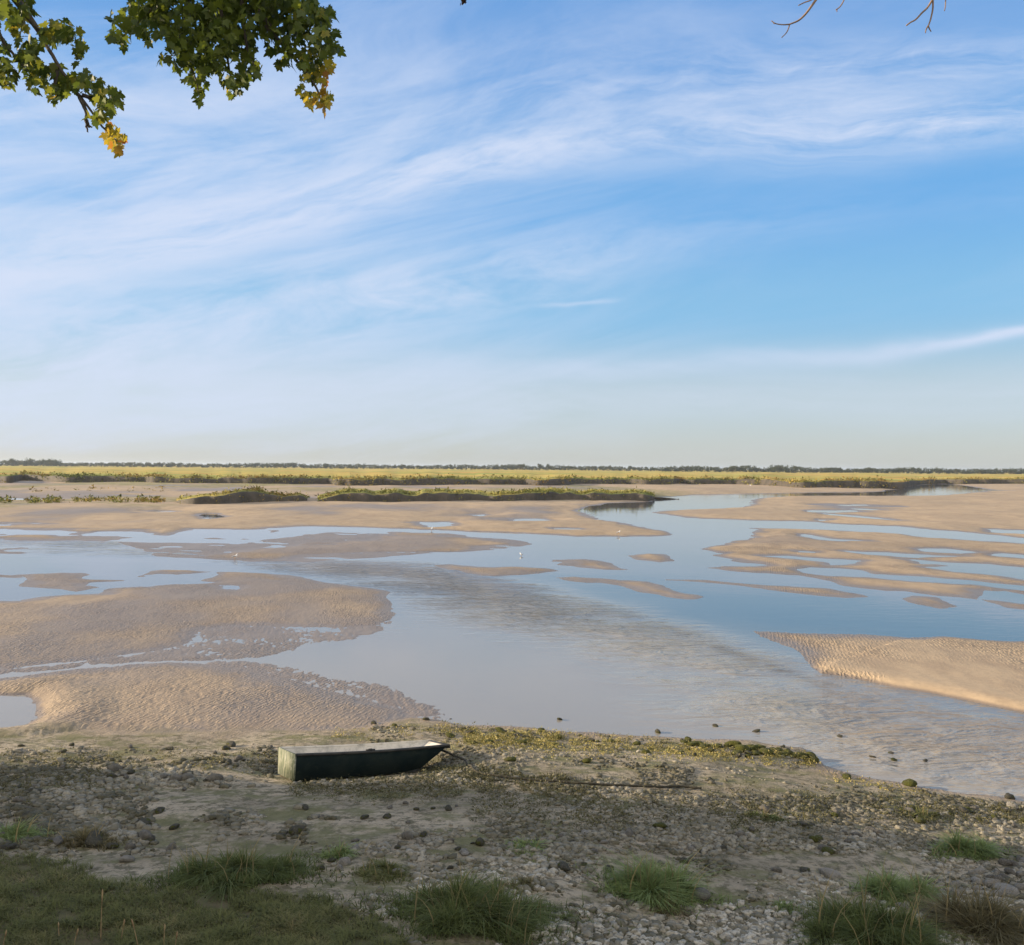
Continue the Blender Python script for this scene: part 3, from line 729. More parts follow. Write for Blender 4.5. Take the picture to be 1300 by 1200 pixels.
rb = MB(); rb.tube(smooth_path(rp2, 8), .011, 6)
tag(rb.build("loose_line", MAT['rope']), "short thin line branching off the dark rope on the mud", "rope")
# log at the tip of the spit
a_, b_2 = gpt(827, 633.6), gpt(858, 633.9)
lg = MB(); lg.tube(smooth_path([a_ + [0, 0, .12], (a_ + b_2) / 2 + [0, .2, .22], b_2 + [0, 0, .16], b_2 + [.5, -.2, .2]], 5), [.2] * 5 + [.17] * 5 + [.14] * 5 + [.16], 8)
MAT['log'] = simple("dark_log", (.04, .034, .026), (.07, .06, .045), 2, .9, .03, 5)
tag(lg.build("driftwood_log", MAT['log']), "dark driftwood log lying off the rounded tip of the spit", "log")

# ------------------------------------------------------------------ stones
def stone_material(name, c1, c2, weed=0.0):
    m, n, b = material(name); p = n.obj(); i = n.new('ShaderNodeObjectInfo').outputs['Random']
    c = n.mix(n.ramp(n.noise(p, 2.2, 5, .6), .35, .65), c1, c2)
    c = n.mix(n.m('MULTIPLY', i, .5), c, tuple(.55 * v for v in c1))
    if weed: c = n.mix(n.ramp(n.noise(p, 1.6, 4, .6), .62 - .25 * weed, .7 - .25 * weed), c, (.105, .11, .02))
    n.put(b.inputs['Base Color'], c); b.inputs['Roughness'].default_value = .85; b.inputs['Specular IOR Level'].default_value = .25
    n.put(b.inputs['Normal'], n.bump(n.noise(p, 7, 5, .65), .05 if not weed else .12)); return m
MAT['st_grey'] = stone_material("grey_stone", (.21, .195, .165), (.13, .12, .1))
MAT['st_pale'] = stone_material("pale_stone", (.36, .335, .29), (.24, .225, .19))
MAT['st_dark'] = stone_material("dark_stone", (.145, .135, .10), (.085, .082, .06), .3)
MAT['st_weed'] = stone_material("weedy_stone", (.15, .135, .075), (.08, .075, .04), 1.0)

import bmesh
def icos(sub):
    bm = bmesh.new(); bmesh.ops.create_icosphere(bm, subdivisions=sub, radius=1)
    V = np.array([v.co[:] for v in bm.verts]); F = np.array([[v.index for v in f.verts] for f in bm.faces]); bm.free(); return V, F
IV3, IF3 = icos(3); IV2, IF2 = icos(2); IV1, IF1 = icos(1)
def rock(seed, V, ang=.5):
    g = np.random.default_rng(seed)
    # cut the ball with a few random planes: faceted, worn stones
    D_ = V.copy(); r = np.ones(len(V))
    for _ in range(9):
        a = g.normal(size=3); a /= np.linalg.norm(a); h = g.uniform(.55, .92); d = D_ @ a
        r = np.where(d > 0, np.minimum(r, h / np.maximum(d, 1e-3)), r)
    r = (1 - ang) * r ** .5 + ang * r
    r = r * (1 + .13 * fbm(V[:, 0] * 2 + seed, V[:, 1] * 2 + V[:, 2] * 1.7, seed, 2))
    return D_ * r[:, None] * np.array([1.0, g.uniform(.55, .9), g.uniform(.4, .65)])
PROTO = {}
for kind in ('grey', 'pale', 'dark', 'weed'):
    PROTO[kind] = [mesh_np("stone", rock(300 + 10 * k + len(kind) * 7 + ord(kind[0]), IV2 if k else IV3, .55 + .1 * k), [IF2 if k else IF3], MAT['st_' + kind], smooth=True, link=False) for k in range(5)]
def put_stone(px, py, size, kind, label, group=None, k=None, sink=.3, name="stone", flatn=1.0, P=None):
    src = PROTO[kind][random.randrange(5) if k is None else k]
    o = src.copy(); o.name = name; COL.objects.link(o)
    P = gpt(px, py) if P is None else P
    o.location = (P[0], P[1], max(P[2], 0.0) + size * (.5 - sink) * flatn)
    o.scale = (size * random.uniform(.85, 1.2), size * random.uniform(.85, 1.2), size * random.uniform(.8, 1.1) * flatn)
    o.rotation_euler = (random.uniform(-.25, .25), random.uniform(-.25, .25), random.uniform(0, 6.28))
    return tag(o, label, "stone", group)

named = [
 (1053, 1113, .15, 'pale', "rounded pale boulder with rusty weed on its left side, alone on mud", 0),
 (1022, 1107, .085, 'dark', "small dark round stone just left of the rounded pale boulder", 1),
 (985, 1106, .075, 'grey', "upright grey stone second left of the rounded pale boulder", 2),
 (889, 1142, .17, 'grey', "flat topped grey slab beside the bright green grass clump", 0),
 (838, 1050, .12, 'weed', "olive weedy stone standing alone below the rope end", 3),
 (798, 1061, .10, 'grey', "pale topped stone left of the olive weedy stone", 4),
 (119, 1071, .19, 'dark', "large dark stone beside the reddish grass hummock", 2),
 (181, 1047, .11, 'dark', "dark oblong stone on bare mud right of the reddish hummock", 1),
 (203, 1031, .09, 'dark', "small dark stone above the dark oblong stone on bare mud", 0),
 (220, 1052, .10, 'dark', "pair-topping dark stone standing in the mud above the grass", 3),
 (188, 1068, .11, 'dark', "pointed dark stone behind the dark green grass mound", 4),
 (162, 1093, .10, 'pale', "palest stone left of the dark green grass mound", 1),
 (377, 1057, .12, 'dark', "dark stone heap end standing left of the small leafy plant", 2),
 (1284, 1026, .15, 'pale', "sunlit pale stone at the water edge on the far right", 4),
 (710, 914, .085, 'dark', "black stone standing alone in the shallow water off the shore", 3),
 (541, 914, .085, 'dark', "dark stone at the water edge behind the boat's bow", 1),
 (500, 923, .09, 'weed', "brown weedy stone behind the boat near the ripples", 2),
 (475, 919, .08, 'dark', "dark stone standing behind the middle of the boat", 0),
 (572, 913, .04, 'dark', "tiny dark stone poking out of the water behind the bow", 2),
 (908, 922, .10, 'dark', "low black stone awash left of the double black stone", 1),
 (960, 929, .13, 'dark', "double black stone awash off the weedy row", 2),
 (1066, 935, .12, 'dark', "wave washed black stone farthest out in the current", 3),
 (1135, 965, .12, 'weed', "yellow green weedy stone awash in the shallow water", 0),
 (1108, 961, .10, 'dark', "black stone awash left of the yellow green weedy one", 4),
 (1131, 956, .08, 'dark', "black stone awash just beyond the yellow green weedy one", 1),
 (1175, 966, .09, 'dark', "black stone awash right of the yellow green weedy one", 2),
 (1074, 988, .12, 'weed', "bright yellow weedy stone at the water edge", 3),
 (1155, 997, .14, 'weed', "right hand bright yellow weedy stone at the water edge", 1),
 (835, 930, .09, 'dark', "small dark stone at the water edge left of the weedy row", 2),
 (648, 966, .10, 'weed', "yellow sunlit weedy stone right of the boat's bow", 0),
 (745, 968, .11, 'weed', "rusty brown stone on the sunlit strip of wrack", 1),
]
for (px_, py_, sz, kd, lb, kk) in named:
    wet_ = 'awash' in lb or 'wave washed' in lb or 'poking' in lb
    put_stone(px_, py_, sz * (.8 if wet_ else 1), kd, lb, None, kk, flatn=.55 if wet_ else 1.0)
# row of weed covered stones along the shore right of the boat
rowpx = np.linspace(872, 1036, 24) + rng.uniform(-2, 2, 24); rowpy = 945 + (rowpx - 872) * .095 + rng.uniform(-4, 4, 24) + np.clip(rowpx - 1010, 0, 99) * .25
for a_, b_2 in zip(rowpx, rowpy):
    put_stone(a_, b_2, rng.uniform(.08, .16), 'weed', "green weed covered stone in the sunlit row at the water edge", "weed covered stones along the water edge")
# loose stones, sorted into the zones where they lie
def zone(N, fx, fy, kinds, sizes, label, group, dens=None, seed=1):
    g = np.random.default_rng(seed); c = 0; tries = 0
    pts = []
    while len(pts) < N and tries < 20000:
        tries += 1; x = g.uniform(*fx); y = g.uniform(*fy)
        if dens is not None and not dens(x, y, g): continue
        pts.append((x, y))
    pts = np.array(pts); P = ground(pts[:, 0], pts[:, 1])
    for q in P:
        put_stone(0, 0, g.uniform(*sizes) * (1 + .8 * (g.random() ** 6)), g.choice(kinds), label, group, P=q)
cl = lambda x, y, s=0: float(fbm(np.array([x / 38.]), np.array([y / 13.]), 400 + s, 2)[0])
zone(46, (565, 1030), (918, 962), ['weed', 'dark', 'weed'], (.05, .11), "rough weed draped clump of stone on the sunlit tide line", "weed draped stones on the sunlit tide line",
     lambda x, y, g: np.interp(x, SHORE_PX[:, 0], SHORE_PX[:, 1]) + 3 < y < np.interp(x, SHORE_PX[:, 0], SHORE_PX[:, 1]) + 22, 6)
cl = lambda x, y, s=0: float(fbm(np.array([x / 38.]), np.array([y / 13.]), 400 + s, 2)[0])
MAT_LATER = 0
zone(72, (-20, 400), (945, 1080), ['grey', 'dark', 'dark', 'grey'], (.05, .095), "dark or grey loose stone on the mud left of the boat", "loose stones left of the boat",
     lambda x, y, g: cl(x, y) + g.uniform(-.15, .15) > .12 and (x < 190 or y < 1000 or g.random() < .25) and not (345 < x < 560 and 940 < y < 995), 2)
zone(58, (1080, 1320), (1075, 1165), ['pale', 'pale', 'grey'], (.05, .10), "pale rounded cobble on the shingle bank at right", "pale cobbles of the right shingle bank",
     lambda x, y, g: y > 1175 - (x - 1080) * .42, 3)
zone(60, (900, 1310), (1012, 1085), ['grey', 'dark', 'grey', 'weed'], (.05, .10), "grey or olive loose stone on the right hand mud", "loose stones on the right hand mud",
     lambda x, y, g: y > 960 + (x - 1000) * .17 and cl(x, y, 3) + g.uniform(-.2, .2) > .08, 4)
zone(60, (400, 900), (1015, 1110), ['grey', 'pale', 'dark'], (.035, .075), "small loose stone on the mud in front of the boat", "loose stones in front of the boat",
     lambda x, y, g: cl(x, y, 5) + g.uniform(-.25, .25) > .05 + (.15 if y < 1060 else 0), 5)

# the bulk of the pebbles: nobody could count them
def pebbles(name, px, py, size, V0, F0, mat, label, seed, flatn=.6):
    g = np.random.default_rng(seed); P = ground(px, py, 5); l = (P - [bq['x'], bq['y'], bq['z']])
    k = ~((l @ AXV > -.1) & (l @ AXV < L + .15) & (np.abs(l @ SDV) < .68)) & (seg_dist(P[:, :2], RP[:, :2], False) > .06); P = P[k]; size = size[k]; N = len(P)
    s = size[:, None] * g.uniform(.7, 1.25, (N, 3)) * np.array([1, 1, flatn])
    a = g.uniform(0, 6.28, N); ca, sa = np.cos(a), np.sin(a)
    V = V0[None] * (1 + g.normal(0, .2, (N, len(V0), 1)))
    V = V * s[:, None, :]
    X = V[:, :, 0] * ca[:, None] - V[:, :, 1] * sa[:, None]; Y = V[:, :, 0] * sa[:, None] + V[:, :, 1] * ca[:, None]
    V = np.stack([X, Y, V[:, :, 2]], -1) + P[:, None, :] + np.array([0, 0, .25]) * size[:, None, None] * flatn
    F = (F0[None] + (np.arange(N) * len(V0))[:, None, None]).reshape(-1, 3)
    o = mesh_np(name, V.reshape(-1, 3), [F], mat, None, {"tint": np.repeat(np.clip(g.random(N) * (.35 + .65 * sstep(10.6, 9.2, P[:, 1]) + .35 * (P[:, 0] > 3.6) * (P[:, 1] < 11.6)) + .5 * fbm(P[:, 0] / .8, P[:, 1] / .8, 515, 2), 0, 1), len(V0))})
    return tag(o, label, name.replace("_", " "), kind="stuff")
m, n, b = material("pebble"); p = n.pos(); t = n.attr("tint")
c = n.mix(t, (.07, .066, .042), (.47, .435, .36)); c = n.mix(n.ramp(n.noise(p, 30, 3), .45, .65, 0, .6), c, (.12, .11, .085))
n.put(b.inputs['Base Color'], c); b.inputs['Roughness'].default_value = .9; b.inputs['Specular IOR Level'].default_value = .2; MAT['pebble'] = m
g = np.random.default_rng(77)
X = g.uniform(-60, 1360, 125000); Y = 922 + 290 * g.random(125000) ** 1.0
shore = np.interp(X, SHORE_PX[:, 0], SHORE_PX[:, 1])
dn = .30 + 1.0 * fbm(X / 60, Y / 20, 501, 3) + .35 * fbm(X / 14, Y / 6, 505, 2)
dn += .5 * sstep(-20, 60, Y - (1175 - (X - 1080) * .42)) * (X > 1000)                    # right shingle bank
dn += .35 * (np.abs(Y - 1180) < 30) * (X > 690) * (X < 1080)
dn += .35 * (X < 400) * (Y < 1075) + .3 * (Y > 1010) * (Y < 1080) * (X > 880)
dn += .25 * sstep(1040, 1085, Y) * sstep(1125, 1095, Y) * (X > 360) * (X < 760)
dn -= .45 * (X > 200) * (X < 620) * (Y > 1000) * (Y < 1085) + .3 * (X > 880) * (X < 1080) * (Y < 1010)
dn -= .5 * (Y > 1090) * (X < 520) + 1.2 * sstep(955, 940, Y) * (X < 470) + .25 * (X < 420)
dn -= 2.0 * (Y > np.interp(X, LAWN_X, LAWN_Y) + 2) + .22 * (X > 560) * (Y > 1085)
keepm = (Y > shore + 1) & (g.random(len(X)) < np.clip(dn, 0.0, 1))
X, Y = X[keepm], Y[keepm]
sz = (.011 + .042 * g.random(len(X)) ** 3) * (1 + .3 * (X < 420) * (Y < 1075))
big = sz > .03
pebbles("shingle", X[big], Y[big], sz[big], IV2, IF2, MAT['pebble'], "grey pebbles strewn thickly over the shore", 78)
pebbles("gravel", X[~big], Y[~big], sz[~big], IV1, IF1, MAT['pebble'], "fine gravel scattered over the muddy shore", 79)

# ------------------------------------------------------------------ wrack (seaweed) along the tide line and in patches
m, n, b = material("seaweed"); t = n.attr("tint"); y_ = n.attr("yellow")
c = n.mix(t, (.04, .042, .018), (.095, .09, .032)); c = n.mix(y_, c, n.mix(t, (.25, .235, .05), (.42, .33, .11)))
n.put(b.inputs['Base Color'], c); b.inputs['Roughness'].default_value = .7; MAT['weed'] = m
g = np.random.default_rng(31)
def band(N, pts, sy):
    pts = np.array(pts, float); x = g.uniform(pts[0, 0], pts[-1, 0], N)
    y = np.interp(x, pts[:, 0], pts[:, 1]) + g.normal(0, 1, N) * np.interp(x, pts[:, 0], np.array(sy, float)); return x, y
bx = [band(3600, [(560, 930), (620, 938), (700, 942), (800, 948), (900, 955), (1035, 966)], [7, 9, 9, 7, 6, 4]),
      band(2000, [(590, 936), (640, 938), (730, 940)], [6, 7, 4]),
      band(900, [(-10, 965), (120, 962), (250, 966), (352, 968)], [5, 5, 7, 7]), band(250, [(420, 935), (500, 930), (570, 925)], [3, 4, 4]),
      band(160, [(1040, 985), (1110, 995), (1200, 1010)], [4, 4, 4])]
dk = [band(900, [(600, 985), (640, 988), (720, 990)], [5, 5, 3]), band(1000, [(535, 978), (575, 978), (625, 984)], [5, 6, 5]), band(2300, [(370, 1000), (500, 1003), (640, 996), (760, 1010)], [7, 8, 8, 8]),
      band(1500, [(900, 1025), (980, 1035), (1060, 1025)], [12, 14, 12]), band(1400, [(600, 1020), (750, 1035), (880, 1030)], [14, 14, 14]), band(1500, [(1100, 1025), (1200, 1030), (1300, 1035)], [10, 10, 9]), band(900, [(0, 1000), (60, 995), (130, 985)], [10, 12, 9])]
bxx = np.concatenate([q[0] for q in bx]); byy = np.concatenate([q[1] for q in bx]); dxx = np.concatenate([q[0] for q in dk]); dyy = np.concatenate([q[1] for q in dk])
X = np.concatenate([bxx, dxx]); Y = np.concatenate([byy, dyy]); yel = np.concatenate([np.clip(.75 - .45 * (bxx < 400) + .6 * fbm(bxx / 25, byy / 9, 601, 2), 0, 1), np.full(len(dxx), .05)])  # shade painted into the weed colour: dark bands get almost no yellow
k = (fbm(X / 18, Y / 6, 603, 2) > -.22) & (Y > np.interp(X, SHORE_PX[:, 0], SHORE_PX[:, 1]) + .5)
X, Y, yel = X[k], Y[k], yel[k]
P = ground(X, Y, 5)
l = P - [bq['x'], bq['y'], bq['z']]; kk = ~((l @ AXV > -.12) & (l @ AXV < L - .75) & (np.abs(l @ SDV) < .72)) & (seg_dist(P[:, :2], RP[:, :2], False) > .09); P = P[kk]; yel = yel[kk]
V, F, t = leaf_cards(P - [0, 0, .02], g.uniform(.02, .06, len(P)), 14, 32, 1.9, .4)
o = mesh_np("seaweed", V, [F], MAT['weed'], None, {"tint": t, "yellow": np.repeat(yel, 14 * 3)}, smooth=False)
tag(o, "yellow green and brown seaweed left along the tide line", "seaweed", kind="stuff")
# ------------------------------------------------------------------ grass
def grass_material(name, low, mid, tip):
    m, n, b = material(name); h = n.attr("along"); t = n.attr("tint")
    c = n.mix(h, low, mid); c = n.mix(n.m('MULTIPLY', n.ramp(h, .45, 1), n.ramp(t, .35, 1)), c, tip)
    c = n.mix(n.m('MULTIPLY', n.ramp(t, .9, .99), .8), c, (.33, .25, .12))
    n.put(b.inputs['Base Color'], c); b.inputs['Roughness'].default_value = .75; b.inputs['Specular IOR Level'].default_value = .2
    tr = n.new('ShaderNodeBsdfTranslucent'); n.put(tr.inputs[0], c)
    mx = n.new('ShaderNodeMixShader'); mx.inputs[0].default_value = .3
    n.l.new(b.outputs[0], mx.inputs[1]); n.l.new(tr.outputs[0], mx.inputs[2]); n.l.new(mx.outputs[0], n.n['Material Output'].inputs[0])
    return m
MAT['g_dark'] = grass_material("dark_grass", (.06, .062, .028), (.125, .165, .048), (.24, .25, .10))
MAT['g_bright'] = grass_material("bright_grass", (.09, .10, .045), (.22, .30, .10), (.36, .42, .18))
MAT['g_dull'] = grass_material("dull_grass", (.08, .08, .038), (.16, .18, .06), (.33, .28, .14))
MAT['g_red'] = grass_material("reddish_grass", (.08, .065, .035), (.19, .17, .085), (.3, .24, .13))

def blades(P, L, wid, lean, seed, seg=4):
    """curved tapering grass blades"""
    g = np.random.default_rng(seed); N = len(P)
    a = g.uniform(0, 6.28, N); d = np.stack([np.cos(a), np.sin(a)], -1)
    side = np.stack([-d[:, 1], d[:, 0]], -1)
    if lean.ndim == 2:
        ld = lean + .5 * np.linalg.norm(lean, axis=1)[:, None] * d + .25 * d
    else: ld = d * lean[:, None]
    V = []; al = []
    for k in range(seg + 1):
        t = k / seg
        ctr = np.concatenate([P[:, :2] + ld * (L * t * t * .9)[:, None], (P[:, 2] + L * (t - .32 * t * t * np.clip(np.linalg.norm(ld, axis=1), 0, 1.6)))[:, None]], 1)
        if k < seg:
            w_ = (wid * (1 - t) ** .7)[:, None] * side
            V += [ctr - np.concatenate([w_, np.zeros((N, 1))], 1), ctr + np.concatenate([w_, np.zeros((N, 1))], 1)]
            al += [t, t]
        else: V.append(ctr); al.append(1.0)
    nv = 2 * seg + 1
    VV = np.stack(V, 1).reshape(-1, 3)
    base = np.arange(N) * nv
    Q = np.concatenate([np.stack([base + 2*k, base + 2*k + 1, base + 2*k + 3, base + 2*k + 2], -1) for k in range(seg - 1)])
    T = np.stack([base + 2*seg - 2, base + 2*seg - 1, base + 2*seg], -1)
    return VV, Q, T, np.tile(np.array(al), N), np.repeat(g.random(N), nv)

def tuft(px, py, wpx, hpx, mat, N, label, seed, depth=.8, name="grass_tuft", shape=1.0):
    """a clump: wpx wide and hpx tall in the photo, base line at (px, py)"""
    g = np.random.default_rng(seed); B = gpt(px, py); N = int(N * 1.8)
    s = B[1] / FPX                                        # metres per pixel there
    rx, hh = wpx * s / 2, hpx * s
    ry = rx * depth; B = B + np.array([0, ry * .75, 0])
    M_ = max(8, int(46 * (wpx / 160) ** .8)); ma = g.uniform(0, 6.28, M_); mq = np.sqrt(g.random(M_)) * g.uniform(.7, 1.2, M_)
    mh = (.16 + .9 * g.random(M_) ** 1.5) * (1.1 - .62 * np.clip(mq, 0, 1.1) ** 2); mr = g.uniform(.07, .22, M_) * rx
    ml = g.normal(0, .6, (M_, 2)) + np.stack([np.cos(ma) * mq, np.sin(ma) * mq], -1) * .4 + [.2, 0]
    k = g.integers(0, M_, N); a = g.uniform(0, 6.28, N); q = np.sqrt(g.random(N))
    x = B[0] + rx * .86 * mq[k] * np.cos(ma[k]) + mr[k] * q * np.cos(a); y = B[1] + ry * .86 * mq[k] * np.sin(ma[k]) + mr[k] * q * np.sin(a)
    xy = np.stack([x, y], -1); z = height(xy); mound = np.clip(1 - ((x - B[0]) / rx) ** 2 - ((y - B[1]) / ry) ** 2, 0, 1) ** .6
    L = hh * .88 * mh[k] * (.45 + .55 * (1 - q ** 2)) * (.35 + .75 * g.random(N) ** 1.3) * shape
    lean = ml[k] + np.stack([np.cos(a), np.sin(a)], -1) * (.25 + .9 * q)[:, None]
    loc = np.array([B[0], B[1], float(height(np.array([[B[0], B[1]]]))[0])])
    P = np.stack([x, y, z - .02 + mound * hh * .12], -1) - loc
    NS_ = N // 2; a2 = g.uniform(0, 6.28, NS_); q2 = .5 + .75 * np.abs(g.normal(0, .5, NS_)); q2 *= 1 + .35 * np.sin(2 * a2 + seed) + .25 * np.sin(5 * a2 + 3 * seed)
    xs_ = np.stack([B[0] + rx * q2 * np.cos(a2), B[1] + ry * q2 * np.sin(a2)], -1)
    P = np.concatenate([P, np.stack([xs_[:, 0], xs_[:, 1], height(xs_) - .01], -1) - loc]); L = np.concatenate([L, np.minimum(hh * .34, .11) * g.uniform(.3, 1.2, NS_)])
    lean = np.concatenate([lean, g.normal(0, .8, (NS_, 2))]); N = len(L)
    tall = g.random(N) < .003; L = np.where(tall, np.maximum(L, hh * g.uniform(.7, 1.15, N)), L); lean[tall] *= .3
    V, Q, T, al, tn = blades(P, L, g.uniform(.004, .0085, N) * (B[1] / 9), lean, seed + 1)
    lt = np.clip(.5 + 1.1 * fbm(P[:, 0] / (.3 * rx), P[:, 1] / (.3 * rx), seed + 3, 2), 0, .9); lt = np.where(tall, 1.0, lt)
    tn = np.where(np.repeat(tall, 9), 1.0, .45 * tn + .55 * np.repeat(lt, 9))
    o = mesh_np(name, V, [Q, T], MAT[mat], None, {"along": al, "tint": tn}, smooth=False)
    o.location = loc
    return tag(o, label, "grass clump")

tuft(286, 1128, 165, 56, 'g_dark', 4200, "dark green grass mound at lower left, sprawling onto the mud", 1, .7)
tuft(597, 1188, 205, 76, 'g_dark', 6500, "broad dark green grass mound at bottom centre of the shore", 2, .75)
tuft(836, 1146, 112, 66, 'g_bright', 3600, "bright green upright grass clump right of the shore's centre", 3, .7, shape=1.1)
tuft(1158, 1148, 92, 62, 'g_bright', 2400, "medium green clump just behind the big lower right grass", 4, .7)
tuft(1128, 1215, 185, 92, 'g_dark', 5500, "big dark green grass mound at the lower right corner", 5, .8)
tuft(1270, 1200, 140, 84, 'g_red', 3400, "paler straw tinged grass in the lower right corner", 6, .8)
tuft(1236, 1090, 72, 40, 'g_bright', 1600, "green grass clump among pale cobbles on the right shingle", 7, .7)
tuft(100, 1076, 66, 30, 'g_red', 1500, "reddish grass hummock on the left mud above the lawn", 8, .8)
tuft(14, 1068, 56, 36, 'g_bright', 1200, "green grass clump at the left edge among dark stones", 9, .8)
tuft(482, 1116, 62, 28, 'g_dull', 1200, "small dull green tuft left of the bottom centre mound", 10, .8)
tuft(668, 1083, 52, 20, 'g_bright', 700, "low green tuft in the middle of the stony mud", 11, .8)
tuft(660, 1130, 44, 22, 'g_red', 700, "small brownish tuft behind the bottom centre mound", 12, .8)
tuft(425, 1090, 34, 30, 'g_bright', 380, "small leafy plant standing on mud right of the left mound", 13, .8)
tuft(975, 1042, 46, 18, 'g_dark', 420, "low dark weed tuft on the right hand mud", 14, .8)
tuft(1168, 1040, 56, 18, 'g_dull', 520, "low olive tuft near the water edge on the right", 15, .8)
tuft(842, 1160, 44, 26, 'g_red', 500, "straw coloured tuft at the foot of the bright green clump", 16, .8)
tuft(1000, 1160, 40, 22, 'g_bright', 300, "sparse green tuft left of the lower right grass", 17, .8)
# grass mat at the lower left
g = np.random.default_rng(41)
X = g.uniform(-120, 540, 90000); Y = g.uniform(1078, 1250, 90000)
edge = np.interp(X, LAWN_X, LAWN_Y)
d_ = Y - edge
pt = fbm(X / 45, Y / 16, 701, 3)
k = (d_ + 14 * fbm(X / 14, Y / 8, 705, 2) > 0) & (pt + g.uniform(-.12, .12, len(X)) > -.33)
k &= ~((np.abs(X - 105) < 42) & (Y > 1180) & (Y < 1225) & (g.random(len(X)) < .8))
X, Y, pt = X[k], Y[k], pt[k]
P = ground(X, Y, 5)
Lh = (.045 + .085 * np.clip(.5 + 1.2 * fbm(X / 22, Y / 10, 709, 2), .1, 1.2)) * g.uniform(.5, 1.2, len(X))
V, Q, T, al, tn = blades(P - [0, 0, .01], Lh, g.uniform(.003, .006, len(X)), g.uniform(.5, 1.6, len(X)), 42, 3)
tn2 = np.repeat(np.clip(pt * 1.1 + .45, 0, 1), 7) * .6 + tn * .4
o = mesh_np("lawn_grass", V, [Q, T], MAT['g_dull'], None, {"along": al, "tint": tn2}, smooth=False)
tag(o, "short dull green and brown grass covering the lower left corner", "grass", kind="stuff")
# dry flower stalks standing in the mat
MAT['straw'] = simple("dry_straw", (.42, .31, .17), (.3, .2, .11), 8, .9, 0)
for (px_, py_, hpx, lean, lb) in [(128, 1194, 62, .02, "tallest dry straw stalk standing in the lower left grass"), (154, 1196, 26, .12, "short dry stalk right of the tallest straw stalk"), (75, 1188, 14, -.1, "tiny dry stalk left of the tallest straw stalk"),
      (4, 1204, 20, .15, "dry stalk at the very left edge of the grass"), (176, 1206, 36, -.25, "bent dry stalk in the lower left grass"), (208, 1204, 28, .02, "straight short dry stalk right of the bent stalk"), (222, 1208, 22, .1, "rightmost of the short dry stalks in the grass"), (94, 1202, 20, .2, "thin leaning dry stalk at the bottom left")]:
    B = gpt(px_, py_); s = B[1] / FPX; H = hpx * s
    mb = MB(); path = smooth_path([B, B + [lean * H * .4, 0, H * .5], B + [lean * H, .01, H]], 5)
    mb.tube(path, np.linspace(.0045, .0025, len(path)), 5)
    mb.tube(np.array([path[-4], path[-1], path[-1] + [lean * .02, 0, .02]]), [.004, .0075, .002], 5)
    tag(mb.build("dry_stalk", MAT['straw']), lb, "dry stalk")

# ------------------------------------------------------------------ gulls
MAT['gull_white'] = simple("white_feathers", (.82, .82, .8), (.7, .7, .69), 8, .8, 0)
MAT['gull_grey'] = simple("grey_feathers", (.42, .44, .47), (.34, .36, .39), 8, .8, 0)
MAT['gull_leg'] = simple("orange_legs", (.45, .22, .05), (.4, .2, .06), 8, .6, 0)
def gull(px, py, label, rz, size=.42):
    B = gpt(px, py); B[2] = max(B[2], 0.0)
    r = empty("gull", tuple(B), rz); r.scale = (size / .42,) * 3
    body = MB()
    pts = smooth_path([(-.22, 0, .17), (-.14, 0, .185), (0, 0, .2), (.11, 0, .235), (.155, 0, .30), (.17, 0, .345), (.2, 0, .36), (.225, 0, .352)], 4)
    rad = np.interp(np.linspace(0, 1, len(pts)), [0, .15, .3, .45, .58, .72, .86, .95, 1], [.008, .035, .07, .078, .055, .036, .04, .028, .008])
    body.tube(pts, rad, 10); body.build("body", MAT['gull_white'], r)
    bk = MB(); bk.tube([(.222, 0, .352), (.25, 0, .346), (.272, 0, .336)], [.011, .009, .003], 6); bk.build("beak", MAT['gull_leg'], r)
    for s in (-1, 1):
        wg = MB(); wg.tube(smooth_path([(.08, s * .06, .235), (-.02, s * .074, .225), (-.14, s * .05, .2), (-.27, s * .02, .178)], 4), np.interp(np.linspace(0, 1, 13), [0, .3, .7, 1], [.018, .042, .03, .006]), 8)
        wg.build("wing", MAT['gull_grey'], r)
        lg = MB(); lg.tube([(.01, s * .03, .14), (.0, s * .03, .07), (.012, s * .03, .006)], [.012, .007, .007], 6); lg.tube([(.0, s * .03, .006), (.05, s * .03, .004)], [.012, .014], 6); lg.build("leg", MAT['gull_leg'], r)
    return tag(r, label, "gull")
gull(298, 709.5, "white gull standing on the thin sandbar at left", .5, .3)
gull(548, 674, "white gull standing at the tip of the long low sandbar", 1.3, .34)
gull(662, 706, "white gull standing in the shallow channel at centre", 2.6, .22)
gull(785, 678, "white gull on the sand point beside the blue channel", 0.2, .3)
gull(368, 629, "white gull on the grassy islet left of the gap", 1.1, .45)
gull(953, 617.5, "white gull below the dark marsh bank at right", 2.0, .55)

# ------------------------------------------------------------------ distant trees
MAT['far_leaf'] = grass_material("far_foliage", (.035, .045, .022), (.055, .07, .032), (.085, .095, .045))
MAT['far_bark'] = simple("far_bark", (.12, .1, .08), (.08, .065, .05), 2, .9, 0)
def crown(H, Wd, seed, nl=260, base=.22):
    g = np.random.default_rng(seed)
    nb = 9; C = np.stack([g.uniform(-.34, .34, nb) * Wd, g.uniform(-.34, .34, nb) * Wd, g.uniform(base + .18, .84, nb) * H], -1)
    R = g.uniform(.16, .3, nb) * min(Wd, H)
    k = g.integers(0, nb, nl); d = g.normal(size=(nl, 3)); d /= np.linalg.norm(d, axis=1)[:, None]
    return C[k] + d * R[k][:, None] * g.uniform(.6, 1.05, (nl, 1))
def tree_mesh(H, Wd, seed, nl):
    P = crown(H, Wd, seed, nl); return leaf_cards(P, np.full(nl, H * .15), 5, seed + 1, .8, .6)
PT = []
